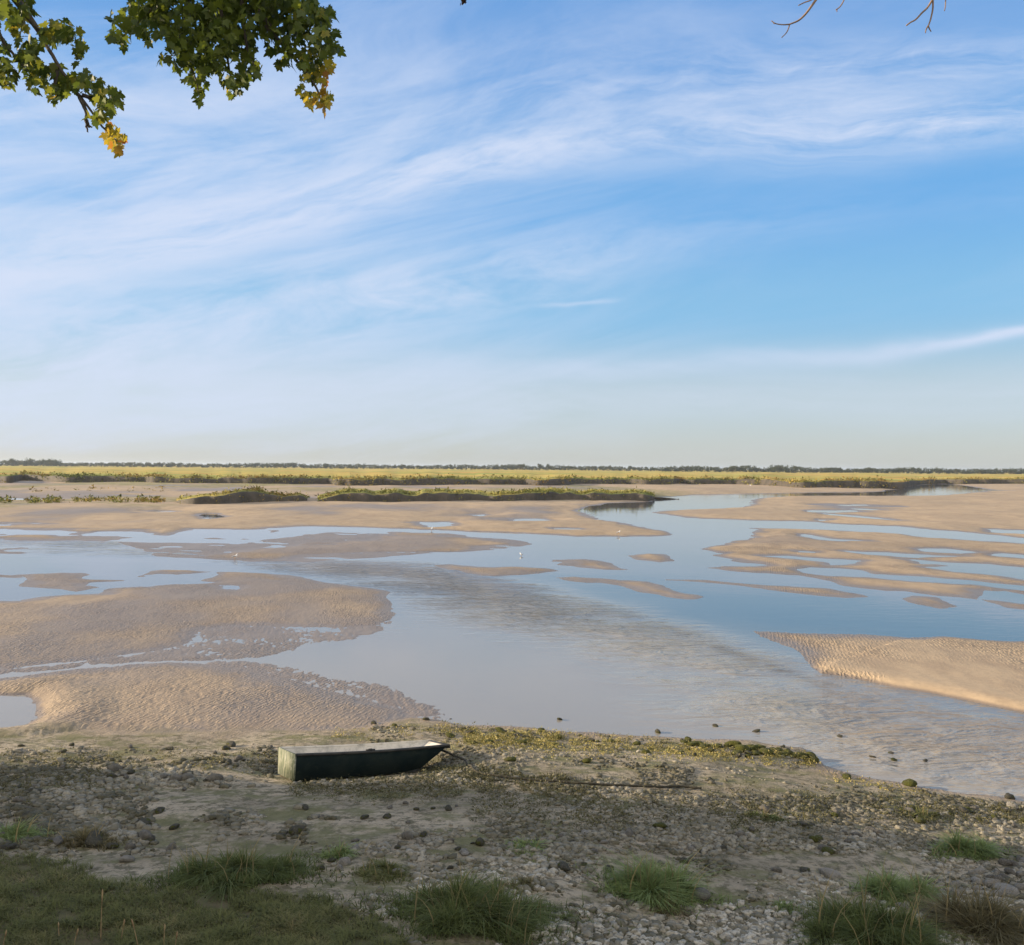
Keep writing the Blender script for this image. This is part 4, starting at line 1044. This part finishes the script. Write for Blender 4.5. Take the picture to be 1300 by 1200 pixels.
for k, (H, Wd) in enumerate([(9, 10), (11, 9), (8, 12), (10, 7)]):
    V, F, t = tree_mesh(H, Wd, 900 + k, 240)
    cr = mesh_np("crown", V, [F], MAT['far_leaf'], None, {"tint": t, "along": np.clip(V[:, 2] / H, 0, 1)}, smooth=False, link=False)
    tk = MB(); tk.tube([(0, 0, -1), (.1, 0, H * .3), (.05, .1, H * .62)], [.38, .28, .12], 7); to = tk.build("trunk", MAT['far_bark']); COL.objects.unlink(to)
    PT.append((H, to, cr))
def far_tree(px, top_py, Y, k, label, group, wide=1.0):
    H0, to, cr = PT[k]
    tp = at_depth(px, top_py, Y)[0]
    z0 = 2.1; sc = 1.15 * (tp[2] - z0) / H0
    r = empty("tree", (tp[0], tp[1], z0), random.uniform(0, 6.28)); r.scale = (sc * wide, sc * wide, sc)
    for q in (to, cr):
        o = q.copy(); COL.objects.link(o); o.parent = r
    return tag(r, label, "tree", group)
hor = lambda x: 593.5 + (x - 650) * math.tan(ROLL)
# trees that stand out from the distant line
for (px_, tp, wd, k, lb) in [
 (18, 584, 1.3, 0, "round tree at the left end of the far horizon"), (66, 584.8, 1.3, 2, "broad tree ending the left wood on the horizon"),
 (148, 588, .8, 1, "lone round tree right of the gap after the left wood"), (165, 587.7, .8, 2, "tree second right of the gap after the left wood"), (188, 587.8, .8, 0, "tree third right of the gap after the left wood"), (202, 588, .8, 1, "tree fourth right of the gap after the left wood"),
 (352, 589.2, 1.3, 2, "broad clump tree on the horizon above the islet"), (512, 590.6, 1, 0, "small round tree on the horizon left of centre"), (530, 591.8, .7, 3, "narrow tree right of the small round one near centre"), (614, 591.6, .9, 1, "round tree on the horizon just left of centre"),
 (660, 590.3, 1.3, 2, "tall broad tree at the centre of the horizon"), (685.5, 590.2, .9, 1, "dense round tree right of the tall central one"), (697, 590.5, .9, 0, "second dense round tree right of the tall central one"), (752, 592.2, 1.2, 2, "low broad tree on the horizon above the spit's tip"), (773, 592.1, .9, 0, "pale round tree right of the low broad one"), (800, 592.6, 1.1, 3, "pointed dark tree on the horizon above the channel"),
 (931, 593.4, 1.2, 2, "broad bluish tree in the right hand line"), (988, 592.7, 1.2, 0, "tallest round tree in the right hand line"), (1053, 594.8, 1.2, 2, "dark broad tree at the end of the even wood"), (1066, 594.8, .9, 1, "dark round tree ending the even wood at right"),
 (1106, 594.8, 1.4, 0, "large rounded tree after the right hand gap"), (1157, 595.5, 1.3, 2, "domed tree in the far right line"), (1192, 597, 1.2, 0, "broad tree second after the domed one at far right"), (1216, 596.3, 1.0, 1, "pointed tree in the far right line"), (1243, 597, 1.3, 2, "russet topped wide tree near the right edge"), (1284, 597, 1.0, 0, "last dark tree near the right edge of the horizon")]:
    far_tree(px_, tp, 900 if px_ > 820 else 1080, k, lb, "trees standing out on the horizon", wd)
# the rest of the woods reads as one mass
g = np.random.default_rng(55); VV, FF, TT, AL, off = [], [], [], [], 0
xs = np.arange(-240, 1560, 2.6) + g.uniform(-1, 1, len(np.arange(-240, 1560, 2.6)))
prof_x = [-240, 0, 12, 22, 34, 55, 72, 80, 115, 135, 220, 320, 345, 380, 440, 560, 640, 655, 680, 730, 830, 880, 950, 965, 985, 1000, 1065, 1072, 1100, 1130, 1210, 1300, 1560]
prof_h = [3, 4.5, 4.6, 2.4, 4.4, 4.4, 3.8, .8, .5, 1.2, 1.3, 1.3, 2.0, 1.8, 1.3, 1.6, 1.5, 2.2, 2.0, .9, .9, 1.8, 3.4, 1.0, 2.8, 2.6, 2.2, .8, 1.2, 1.6, 1.6, 1.4, 1.5]
for x in xs:
    hp = (np.interp(x, prof_x, prof_h) * (.75 + 1.5 * float(vnoise(np.array([x / 17.]), np.array([3.]), 77)[0])) + .75) * g.uniform(.8, 1.1); Y = (930 if x > 840 else 1110) + g.uniform(-15, 60)
    tp = at_depth(x, hor(x) - hp, Y)[0]; H = max(tp[2] - 2.0, 2.0)
    P = crown(H, H * 1.1 + 3, int(1000 + x * 3), 46, -.1); P[:, 0] += tp[0]; P[:, 1] += tp[1]; P[:, 2] += 2.0
    V, F, t = leaf_cards(P, np.full(46, max(H * .3, 1.5)), 6, int(2000 + x * 3), .8, .6)
    VV.append(V); FF.append(F + off); TT.append(t * .7 + .3 * g.random()); AL.append(np.clip((V[:, 2] - 2) / H, 0, 1)); off += len(V)
o = mesh_np("distant_woodland", np.concatenate(VV), [np.concatenate(FF)], MAT['far_leaf'], None, {"tint": np.concatenate(TT), "along": np.concatenate(AL)}, smooth=False)
tag(o, "low dark woods along the far edge of the marsh", "woodland", kind="stuff")

# ------------------------------------------------------------------ maple and bare tree hanging into the picture from the promenade
MAT['bark'] = simple("maple_bark", (.13, .11, .09), (.08, .068, .055), 6, .9, .02, 14)
MAT['twig'] = simple("bare_twig", (.30, .2, .13), (.2, .14, .095), 14, .85, .002, 40)
m, n, b = material("maple_leaf"); t = n.attr("tint"); a_ = n.attr("autumn"); s2 = n.attr("shade")
c = n.mix(t, (.05, .08, .016), (.15, .19, .03)); c = n.mix(n.ramp(a_, .35, .7), c, n.mix(t, (.30, .28, .03), (.46, .35, .05))); c = n.mix(n.ramp(a_, .72, .95), c, n.mix(t, (.24, .085, .02), (.36, .17, .03)))
n.put(b.inputs['Base Color'], c); b.inputs['Roughness'].default_value = .5; b.inputs['Specular IOR Level'].default_value = .35
tr = n.new('ShaderNodeBsdfTranslucent'); n.put(tr.inputs[0], n.mix(.5, c, n.mix(1.0, c, (1.5, 1.35, .6), 'MULTIPLY')))
mx = n.new('ShaderNodeMixShader'); mx.inputs[0].default_value = .48
n.l.new(b.outputs[0], mx.inputs[1]); n.l.new(tr.outputs[0], mx.inputs[2]); n.l.new(mx.outputs[0], n.n['Material Output'].inputs[0]); MAT['leaf'] = m
# one maple leaf, unit size: five pointed lobes
half = [(0, 0), (.16, -.06), (.36, .02), (.27, .16), (.52, .30), (.40, .40), (.46, .58), (.25, .52), (.19, .62), (.14, .82), (0, 1.0)]
outline = half + [(-x, y) for x, y in half[-2:0:-1]]
LV = np.array([(0, .35, 0)] + [(x, y, .09 * abs(x) - .10 * (y - .35) ** 2 - .05 * abs(x) * (y > .5)) for x, y in outline]); nl_ = len(outline)
LF = np.array([(0, 1 + i, 1 + (i + 1) % nl_) for i in range(nl_)])
def leaves(P, size, autumn, seed):
    g = np.random.default_rng(seed); N = len(P)
    # leaves hang: the tip points down and outwards, blades face all ways but mostly up/out
    tip = np.stack([g.normal(0, .55, N), g.normal(0, .55, N), g.uniform(-1.1, -.15, N)], -1); tip /= np.linalg.norm(tip, axis=1)[:, None]
    nr = g.normal(size=(N, 3)); nr[:, 2] = np.abs(nr[:, 2]) + .1; nr[:, 0] -= .5; nr -= tip * (nr * tip).sum(1)[:, None]; nr /= np.linalg.norm(nr, axis=1)[:, None]
    sx = np.cross(tip, nr); s = (size * g.uniform(.7, 1.2, N))[:, None, None]
    curl = g.uniform(.4, 3.2, N)[:, None, None]
    V = P[:, None, :] + s * (LV[None, :, 0:1] * sx[:, None, :] + LV[None, :, 1:2] * tip[:, None, :] + curl * LV[None, :, 2:3] * nr[:, None, :])
    nv = len(LV); F = (LF[None] + (np.arange(N) * nv)[:, None, None]).reshape(-1, 3)
    return V.reshape(-1, 3), F, {"tint": np.repeat(g.random(N), nv), "autumn": np.repeat(autumn, nv), "shade": np.zeros(N * nv)}

maple = empty("maple_tree", (-6.2, 1.2, 3.74))
tag(maple, "maple tree whose green and orange leafy branches hang in at upper left", "tree")
base = np.array([-6.2, 1.2, 3.74])
tk = MB(); tk.tube(smooth_path([(0, 0, -.2), (.05, .05, 1.5), (.1, .2, 3.2), (.05, .5, 5.0), (.2, .9, 7.0), (.4, 1.2, 9.2)], 6), np.interp(np.linspace(0, 1, 31), [0, .06, .3, 1], [.36, .27, .22, .06]), 12)
tk.build("trunk", MAT['bark'], maple)
sl_ = 2.889
def zpt(x, y, Y): return at_depth(x / sl_, y / sl_, Y)[0]
blobsA = "40,60,50 90,40,40 70,110,42 20,290,50 5,180,28 100,195,55 120,260,50 200,130,52 260,125,48 290,180,30 290,228,18 130,320,30 200,295,55 190,355,36 250,330,45 300,310,45 350,340,45 400,365,46 380,415,46 345,440,22 410,500,36 440,535,34 445,572,13 0,250,40 -60,120,70 -40,300,50 -120,200,80 10,10,45 -60,20,60 60,-50,70 -30,-80,80"
blobsB = "420,80,26 420,150,32 455,178,18 480,110,42 490,50,40 540,110,48 550,150,22 560,60,58 620,60,66 625,130,40 605,225,28 650,170,48 660,240,32 690,295,22 730,320,36 735,375,18 700,200,58 740,250,52 720,100,78 800,60,88 800,150,78 800,245,46 830,300,32 860,345,30 880,300,36 900,240,46 945,270,26 880,170,66 900,80,78 960,50,58 990,120,46 1000,195,26 1040,240,28 1060,160,58 1060,60,78 1120,40,58 1150,100,66 1190,70,44 1190,150,56 1222,200,30 1150,220,56 1090,230,36 1130,290,36 1180,280,40 1212,255,24 1120,350,26 1150,375,32 1190,365,32 1185,412,14 520,0,50 620,-20,80 740,-20,90 860,-20,90 980,-30,90 1080,-30,80 700,-120,120 900,-130,120 560,-110,100 1040,-120,90"
def spray(name, limb, twigs, blobs, Y0, seed, orange):
    mb = MB(); lp = smooth_path(limb, 8); mb.tube(lp - base, np.linspace(.085, .022, len(lp)), 8)
    for tw in twigs:
        q = smooth_path(tw, 6); q = q + .012 * np.stack([fbm(np.arange(len(q)) * .7 + i_ * 9, np.zeros(len(q)), seed + i_) for i_ in range(3)], -1)
        mb.tube(q - base, np.linspace(.02, .005, len(q)), 6)
    br = mb.build(name, MAT['bark'], maple)
    g = np.random.default_rng(seed); PP, AU = [], []
    for tok in blobs.split():
        x, y, r = [float(v) for v in tok.split(",")]
        nn_ = max(3, int(r * r / 58))
        a = g.uniform(0, 6.28, nn_); q = np.sqrt(g.random(nn_)) * r * .88
        yc = g.uniform(-.25, .25); Yd = Y0 + yc + g.normal(0, .22, nn_)
        xs_ = x + q * np.cos(a); ys_ = y + q * np.sin(a) - 16
        d = rays(xs_ / sl_, ys_ / sl_); t = Yd / d[:, 1]; PP.append(np.array([0, 0, CAMH]) + d * t[:, None])
        AU.append(np.clip(orange(x, y) - .07 + g.normal(0, .13, nn_), 0, 1))
    P = np.concatenate(PP); V, F, at = leaves(P, .082, np.concatenate(AU), seed + 1)
    mesh_np("foliage", V - base, [F], MAT['leaf'], br, at, smooth=False)
YA, YB = 7.6, 7.9
top = base + np.array([.3, 1.0, 7.6])
spray("branch", [top, (-5.6, 4.0, 11.6), zpt(-60, -160, YA), zpt(60, 0, YA), zpt(140, 110, YA)],
      [[zpt(60, 0, YA), zpt(150, 130, YA), zpt(215, 240, YA), zpt(290, 350, YA), zpt(390, 480, YA), zpt(430, 520, YA)], [zpt(-60, -60, YA), zpt(0, 130, YA), zpt(60, 210, YA), zpt(100, 260, YA)], [zpt(140, 110, YA), zpt(200, 120, YA), zpt(270, 140, YA)],
       [zpt(290, 350, YA), zpt(315, 410, YA), zpt(318, 460, YA), zpt(322, 485, YA)], [zpt(316, 440, YA), zpt(325, 462, YA), zpt(338, 466, YA)], [zpt(-60, -60, YA), zpt(-20, 200, YA), zpt(10, 280, YA)], [zpt(215, 240, YA), zpt(200, 300, YA), zpt(190, 350, YA)], [zpt(300, 350, YA), zpt(350, 360, YA), zpt(410, 370, YA)]],
      blobsA, YA, 61, lambda x, y: .26 + .14 * sstep(150, 420, y) + .42 * sstep(430, 520, y) + .35 * math.exp(-((x - 60) ** 2 + (y - 100) ** 2) / 900) + .2 * math.exp(-((x - 200) ** 2 + (y - 140) ** 2) / 2500))
spray("branch", [top + [.1, .1, .8], (-4.6, 5.0, 12.6), zpt(420, -420, YB), zpt(760, -260, YB), zpt(920, 0, YB), zpt(1000, 110, YB)],
      [[zpt(920, 0, YB), zpt(970, 90, YB), zpt(1060, 190, YB), zpt(1140, 290, YB), zpt(1180, 370, YB), zpt(1186, 405, YB)], [zpt(760, -260, YB), zpt(680, 60, YB), zpt(660, 170, YB), zpt(710, 270, YB), zpt(732, 350, YB)], [zpt(760, -260, YB), zpt(600, -20, YB), zpt(500, 90, YB), zpt(430, 150, YB)],
       [zpt(800, -160, YB), zpt(820, 120, YB), zpt(840, 240, YB), zpt(858, 340, YB)], [zpt(880, -60, YB), zpt(900, 150, YB), zpt(940, 260, YB)], [zpt(900, -40, YB), zpt(1080, 20, YB), zpt(1180, 90, YB), zpt(1215, 200, YB)]],
      blobsB, YB, 67, lambda x, y: .1 + .22 * sstep(700, 1150, x) + .2 * sstep(150, 350, y) + .42 * math.exp(-((x - 1205) ** 2 + (y - 270) ** 2) / 1800) + .3 * math.exp(-((x - 605) ** 2 + (y - 235) ** 2) / 700) + .28 * math.exp(-((x - 1180) ** 2 + (y - 380) ** 2) / 2500) + .25 * math.exp(-((x - 1140) ** 2 + (y - 190) ** 2) / 900))
# the single withered leaf at the top edge hangs on a twig of its own
wt = MB(); q = smooth_path([zpt(760, -260, YB), at_depth(430, -95, YB)[0], at_depth(540, -60, YB)[0], at_depth(588, -30, YB)[0], at_depth(590, -3, YB)[0]], 6); wt.tube(q - base, np.linspace(.018, .004, len(q)), 6)
wb = wt.build("withered_twig", MAT['bark'], maple)
P = np.concatenate([at_depth(590 + dx, -1 + dy, YB) for dx, dy in [(0, 0), (-3, 1), (3, -1), (1, -8), (-6, -14), (6, -12)]])
V, F, at = leaves(P, .075, np.full(len(P), .95), 88); at['tint'] *= .1
MAT['dead'] = simple("withered_leaf", (.07, .04, .022), (.11, .065, .03), 9, .8, 0)
mesh_np("withered_leaf", V - base, [F], MAT['dead'], wb, None, smooth=False)
# upper crown outside the picture
g = np.random.default_rng(71); N = 2600
d = g.normal(size=(N, 3)); d /= np.linalg.norm(d, axis=1)[:, None]
P = np.array([-6.2, 2.2, 14.2]) + d * np.array([3.6, 3.2, 2.2]) * g.uniform(.55, 1.0, (N, 1)) ** .6
V, F, at = leaves(P, .2, np.clip(g.normal(.25, .12, N), 0, 1), 72)
mesh_np("crown", V - base, [F], MAT['leaf'], maple, at, smooth=False)

bare = empty("bare_tree", (7.4, 1.3, 3.74)); tag(bare, "nearly leafless tree whose bare brown twigs poke in at upper right", "tree")
bb_ = np.array([7.4, 1.3, 3.74])
tk = MB(); tk.tube(smooth_path([(0, 0, -.2), (-.05, .05, 1.5), (-.2, .3, 3.2), (-.4, .6, 5.2), (-.5, .8, 7.2)], 6), np.interp(np.linspace(0, 1, 25), [0, .08, .3, 1], [.3, .21, .17, .05]), 12); tk.build("trunk", MAT['bark'], bare)
YT = 7.0; s3 = 3.714
def tpt(x, y): return at_depth(950 + x / s3, y / s3, YT)[0]
topb = bb_ + np.array([-.45, .7, 6.4])
mb = MB(); q = smooth_path([topb, (5.6, 3.5, 11.2), tpt(700, -330), tpt(520, -220), tpt(400, -100), tpt(322, -5)], 6); mb.tube(q - bb_, np.linspace(.06, .0105, len(q)), 8)
for tw, r in [([(322, -5), (292, 38), (265, 72), (235, 98), (195, 115)], .0098), ([(195, 115), (165, 117), (130, 112), (108, 98)], .006), ([(195, 115), (188, 138), (178, 157), (157, 178)], .0052), ([(345, -40), (300, -2), (265, 12), (236, 26)], .0065), ([(560, -240), (480, -80), (452, -2), (434, 30), (419, 44), (418, 56)], .0058), ([(124, 112), (118, 108)], .007), ([(419, 44), (412, 46)], .006)]:
    t_ = smooth_path([tpt(*p_) for p_ in tw], 5); mb.tube(t_ - bb_, np.linspace(r, r * .62, len(t_)), 6)
mb.build("branch", MAT['twig'], bare)
mb = MB(); q = smooth_path([topb + [-.05, .05, .5], (6.4, 4.0, 11.6), tpt(1060, -330), tpt(930, -150), tpt(872, -4)], 6); mb.tube(q - bb_, np.linspace(.06, .012, len(q)), 8)
for tw, r in [([(870, -4), (845, 36), (818, 62), (790, 92), (765, 106), (745, 121)], .008), ([(870, -4), (870, 40), (860, 90), (848, 125)], .008), ([(848, 122), (838, 140), (835, 156)], .006), ([(848, 122), (855, 138), (862, 150)], .0062), ([(1000, -250), (940, -80), (931, 0), (929, 30), (925, 52)], .0055)]:
    t_ = smooth_path([tpt(*p_) for p_ in tw], 5); mb.tube(t_ - bb_, np.linspace(r, r * .65, len(t_)), 6)
mb.build("branch", MAT['twig'], bare)
# ------------------------------------------------------------------ evening air
hz = MB(); hz.box((-9500, -400, -1.6), (9500, 9500, 19.5)); hm = bpy.data.materials.new("air"); hm.use_nodes = True
hn = NT(hm.node_tree); hn.n.clear(); pv = hn.new('ShaderNodeVolumePrincipled'); ho = hn.new('ShaderNodeOutputMaterial')
pv.inputs['Density'].default_value = .00011; pv.inputs['Color'].default_value = (.72, .84, 1.0, 1); pv.inputs['Anisotropy'].default_value = .2
hn.l.new(pv.outputs[0], ho.inputs['Volume'])
tag(hz.build("haze", hm, smooth=False), "thin bluish evening haze over the flats", "haze", kind="stuff")
# ------------------------------------------------------------------ sky and sun
SUN_EL = math.radians(13.0)
sun_dir = Vector((-.9916 * math.cos(SUN_EL), .129 * math.cos(SUN_EL), math.sin(SUN_EL)))
w = bpy.data.worlds.new("World"); scene.world = w; w.use_nodes = True
n = NT(w.node_tree); n.n.clear()
sky = n.new('ShaderNodeTexSky', sky_type='NISHITA', sun_disc=False)
sky.sun_elevation = SUN_EL; sky.sun_rotation = math.atan2(sun_dir.x, sun_dir.y)
sky.altitude = 0; sky.air_density = 1.0; sky.dust_density = .6; sky.ozone_density = 1.6
v = n.new('ShaderNodeTexCoord').outputs['Generated']; X_, Y_, Z_ = n.sep(v)
Yc = n.m('MAXIMUM', Y_, .2)
U = n.m('DIVIDE', X_, Yc); T_ = n.m('DIVIDE', Z_, Yc)          # tangent-plane directions about due north
def curve(pts, x):
    """piecewise curve of photo-like directions: (x, y) pairs in 1/1130 rad about the view"""
    o = n.new('ShaderNodeFloatCurve'); c = o.mapping.curves[0]
    x0, x1 = -700.0, 2000.0
    P = [((a - x0) / (x1 - x0), b) for a, b in pts]
    while len(c.points) < len(P): c.points.new(.5, .5)
    for q, (a, b) in zip(c.points, P): q.location = (a, b); q.handle_type = 'AUTO_CLAMPED'
    o.mapping.update()
    xx = n.ramp(x, (x0 - 650) / FPX, (x1 - 650) / FPX, 0, 1, False)
    n.put(o.inputs['Value'], xx)
    return o.outputs[0]
# slow warping of the streaks
wn = n.noise(n.map(v, (3, 3, 7)), 1, 4, .6)
Tw = n.m('ADD', T_, n.m('MULTIPLY', n.m('SUBTRACT', wn, .5), .05))
def streak(center, width, amp, sx, sy, lo, hi, off):
    yc = curve([(a, (594 - b) / FPX) for a, b in center], U)
    wd = curve([(a, b / FPX) for a, b in width], U)
    am = curve(amp, U)
    d = n.m('DIVIDE', n.m('SUBTRACT', Tw, yc), wd)
    g_ = n.m('EXPONENT', n.m('MULTIPLY', n.m('MULTIPLY', d, d), -1.0))
    cx = n.new('ShaderNodeCombineXYZ'); n.put(cx.inputs[0], n.m('MULTIPLY', U, sx)); n.put(cx.inputs[1], n.m('ADD', n.m('MULTIPLY', n.m('SUBTRACT', T_, yc), sy), n.m('MULTIPLY', wn, .7))); cx.inputs[2].default_value = off
    tex = n.noise(cx.outputs[0], 1, 9, .66, .7)
    cy = n.new('ShaderNodeVectorMath', operation='MULTIPLY'); n.l.new(cx.outputs[0], cy.inputs[0]); cy.inputs[1].default_value = (3.1, 2.6, 1)
    tex = n.m('ADD', n.m('MULTIPLY', tex, .72), n.m('MULTIPLY', n.noise(cy.outputs[0], 1, 8, .7, 1.0), .28))
    return n.m('MULTIPLY', n.m('MULTIPLY', g_, am), n.ramp(tex, lo, hi))
D = []
D.append(streak([(-700, 430), (0, 345), (200, 312), (400, 262), (600, 206), (800, 180), (1000, 160), (1300, 140), (2000, 60)],
                [(-700, 60), (0, 62), (300, 52), (600, 36), (800, 40), (1000, 52), (1300, 34), (2000, 60)],
                [(-700, .9), (0, .9), (300, .95), (600, .95), (800, .75), (1000, .85), (1300, 1.0), (2000, 1)], 2.4, 12, .31, .60, 1.3))
D.append(streak([(-700, 330), (0, 300), (400, 215), (700, 140), (1000, 100), (1300, 70), (2000, 20)],
                [(-700, 90), (0, 100), (400, 95), (700, 70), (1000, 55), (1300, 40), (2000, 60)],
                [(-700, .7), (0, .62), (400, .62), (700, .62), (1000, .7), (1300, .68), (2000, .5)], 2.0, 8, .36, .64, 4.2))
D.append(streak([(-700, 500), (0, 450), (250, 418), (450, 385), (650, 345), (900, 300), (1300, 250), (2000, 200)],
                [(-700, 80), (0, 75), (250, 60), (450, 60), (650, 50), (900, 32), (1300, 20), (2000, 60)],
                [(-700, .95), (0, .92), (250, .9), (450, .85), (650, .7), (900, .34), (1300, .1), (2000, .3)], 2.2, 11, .34, .62, 7.7))
D.append(streak([(-700, 520), (500, 492), (700, 472), (1000, 452), (1150, 438), (1300, 418), (2000, 330)],
                [(-700, 20), (500, 16), (700, 12), (1000, 13), (1150, 11), (1300, 9), (2000, 20)],
                [(-700, 0), (500, .1), (700, .3), (1000, .45), (1150, .6), (1300, .85), (2000, .6)], 2.0, 14, .25, .6, 2.9))
D.append(streak([(-700, 400), (600, 388), (700, 382), (780, 375), (900, 372), (2000, 370)],
                [(-700, 4), (600, 4), (700, 3), (780, 3), (900, 3), (2000, 4)],
                [(-700, 0), (640, 0), (700, .34), (750, .4), (800, 0), (2000, 0)], 5, 30, .3, .6, 8.8))
D.append(streak([(-700, 200), (0, 120), (200, 140), (450, 120), (700, 60), (1000, 10), (1300, -60), (2000, -100)],
                [(-700, 90), (0, 80), (200, 60), (450, 45), (700, 40), (1000, 40), (1300, 60), (2000, 90)],
                [(-700, .6), (0, .62), (200, .6), (450, .5), (700, .35), (1000, .2), (1300, .12), (2000, .3)], 2.6, 7, .28, .68, 12.1))
D.append(streak([(-700, 560), (0, 520), (600, 500), (1300, 500), (2000, 500)],
                [(-700, 70), (0, 60), (600, 46), (1300, 40), (2000, 50)],
                [(-700, .75), (0, .75), (600, .55), (1000, .4), (1300, .36), (2000, .4)], 1.3, 16, .2, .7, 15.5))
keep = None
for d in D:
    q = n.m('SUBTRACT', 1.0, d, clamp=True)
    keep = q if keep is None else n.m('MULTIPLY', keep, q)
cv = n.new('ShaderNodeCombineXYZ'); n.put(cv.inputs[0], n.m('ADD', n.m('MULTIPLY', U, 1.5), n.m('MULTIPLY', T_, 1.2))); n.put(cv.inputs[1], n.m('SUBTRACT', n.m('MULTIPLY', T_, 9.0), n.m('MULTIPLY', U, 2.2)))
veil = n.m('MULTIPLY', n.ramp(n.noise(cv.outputs[0], 1, 9, .66, .8), .36, .66), n.m('MULTIPLY', curve([(-700, .7), (0, .66), (400, .52), (700, .26), (1000, .08), (1300, .06), (2000, .3)], U), n.ramp(T_, .56, .44, .6, 1)))
keep = n.m('MULTIPLY', keep, n.m('SUBTRACT', 1.0, veil, clamp=True))
dens = n.m('SUBTRACT', 1.0, keep)
dens = n.m('MULTIPLY', dens, n.ramp(Z_, .0, .02))
hs = n.new('ShaderNodeHueSaturation'); n.put(hs.inputs['Color'], sky.outputs[0]); hs.inputs['Saturation'].default_value = 1.12; hs.inputs['Value'].default_value = 1.0
# colours of the clear evening sky by height, pale over the horizon, laid over the physical sky
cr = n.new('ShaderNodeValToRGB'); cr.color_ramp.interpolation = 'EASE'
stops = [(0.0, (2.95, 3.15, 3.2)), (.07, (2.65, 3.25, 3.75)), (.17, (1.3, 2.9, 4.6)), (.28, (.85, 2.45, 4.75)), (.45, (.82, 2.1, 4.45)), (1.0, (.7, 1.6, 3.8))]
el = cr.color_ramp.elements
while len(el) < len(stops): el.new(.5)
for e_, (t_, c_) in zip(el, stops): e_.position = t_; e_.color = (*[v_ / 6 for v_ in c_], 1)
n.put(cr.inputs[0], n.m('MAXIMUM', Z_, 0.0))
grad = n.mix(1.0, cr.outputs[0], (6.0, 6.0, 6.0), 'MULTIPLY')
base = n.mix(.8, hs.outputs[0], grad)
# bright cloud added to the unseen sky behind the viewer to lift the shade
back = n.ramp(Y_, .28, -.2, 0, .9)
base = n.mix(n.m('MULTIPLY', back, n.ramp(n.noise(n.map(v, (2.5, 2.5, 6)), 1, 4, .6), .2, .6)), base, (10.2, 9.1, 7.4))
cloud = n.new('ShaderNodeRGB'); cloud.outputs[0].default_value = (3.75, 4.2, 5.2, 1)
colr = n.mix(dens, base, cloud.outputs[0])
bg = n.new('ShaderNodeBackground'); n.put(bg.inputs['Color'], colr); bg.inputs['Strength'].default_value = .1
out = n.new('ShaderNodeOutputWorld'); n.l.new(bg.outputs[0], out.inputs[0])

sl = bpy.data.lights.new("sun", 'SUN'); sl.energy = 5.0; sl.angle = math.radians(.6); sl.color = (1.0, .80, .56)
so = bpy.data.objects.new("sun", sl); COL.objects.link(so)
so.rotation_euler = (-sun_dir).to_track_quat('-Z', 'Y').to_euler()

scene.view_settings.view_transform = 'Standard'; scene.view_settings.look = 'None'
scene.view_settings.exposure = .86; scene.view_settings.gamma = 1.0
scene.view_settings.use_curve_mapping = False
scene.cycles.max_bounces = 6; scene.cycles.diffuse_bounces = 3; scene.cycles.glossy_bounces = 3
scene.cycles.transmission_bounces = 3; scene.cycles.volume_bounces = 0
scene.cycles.use_denoising = True
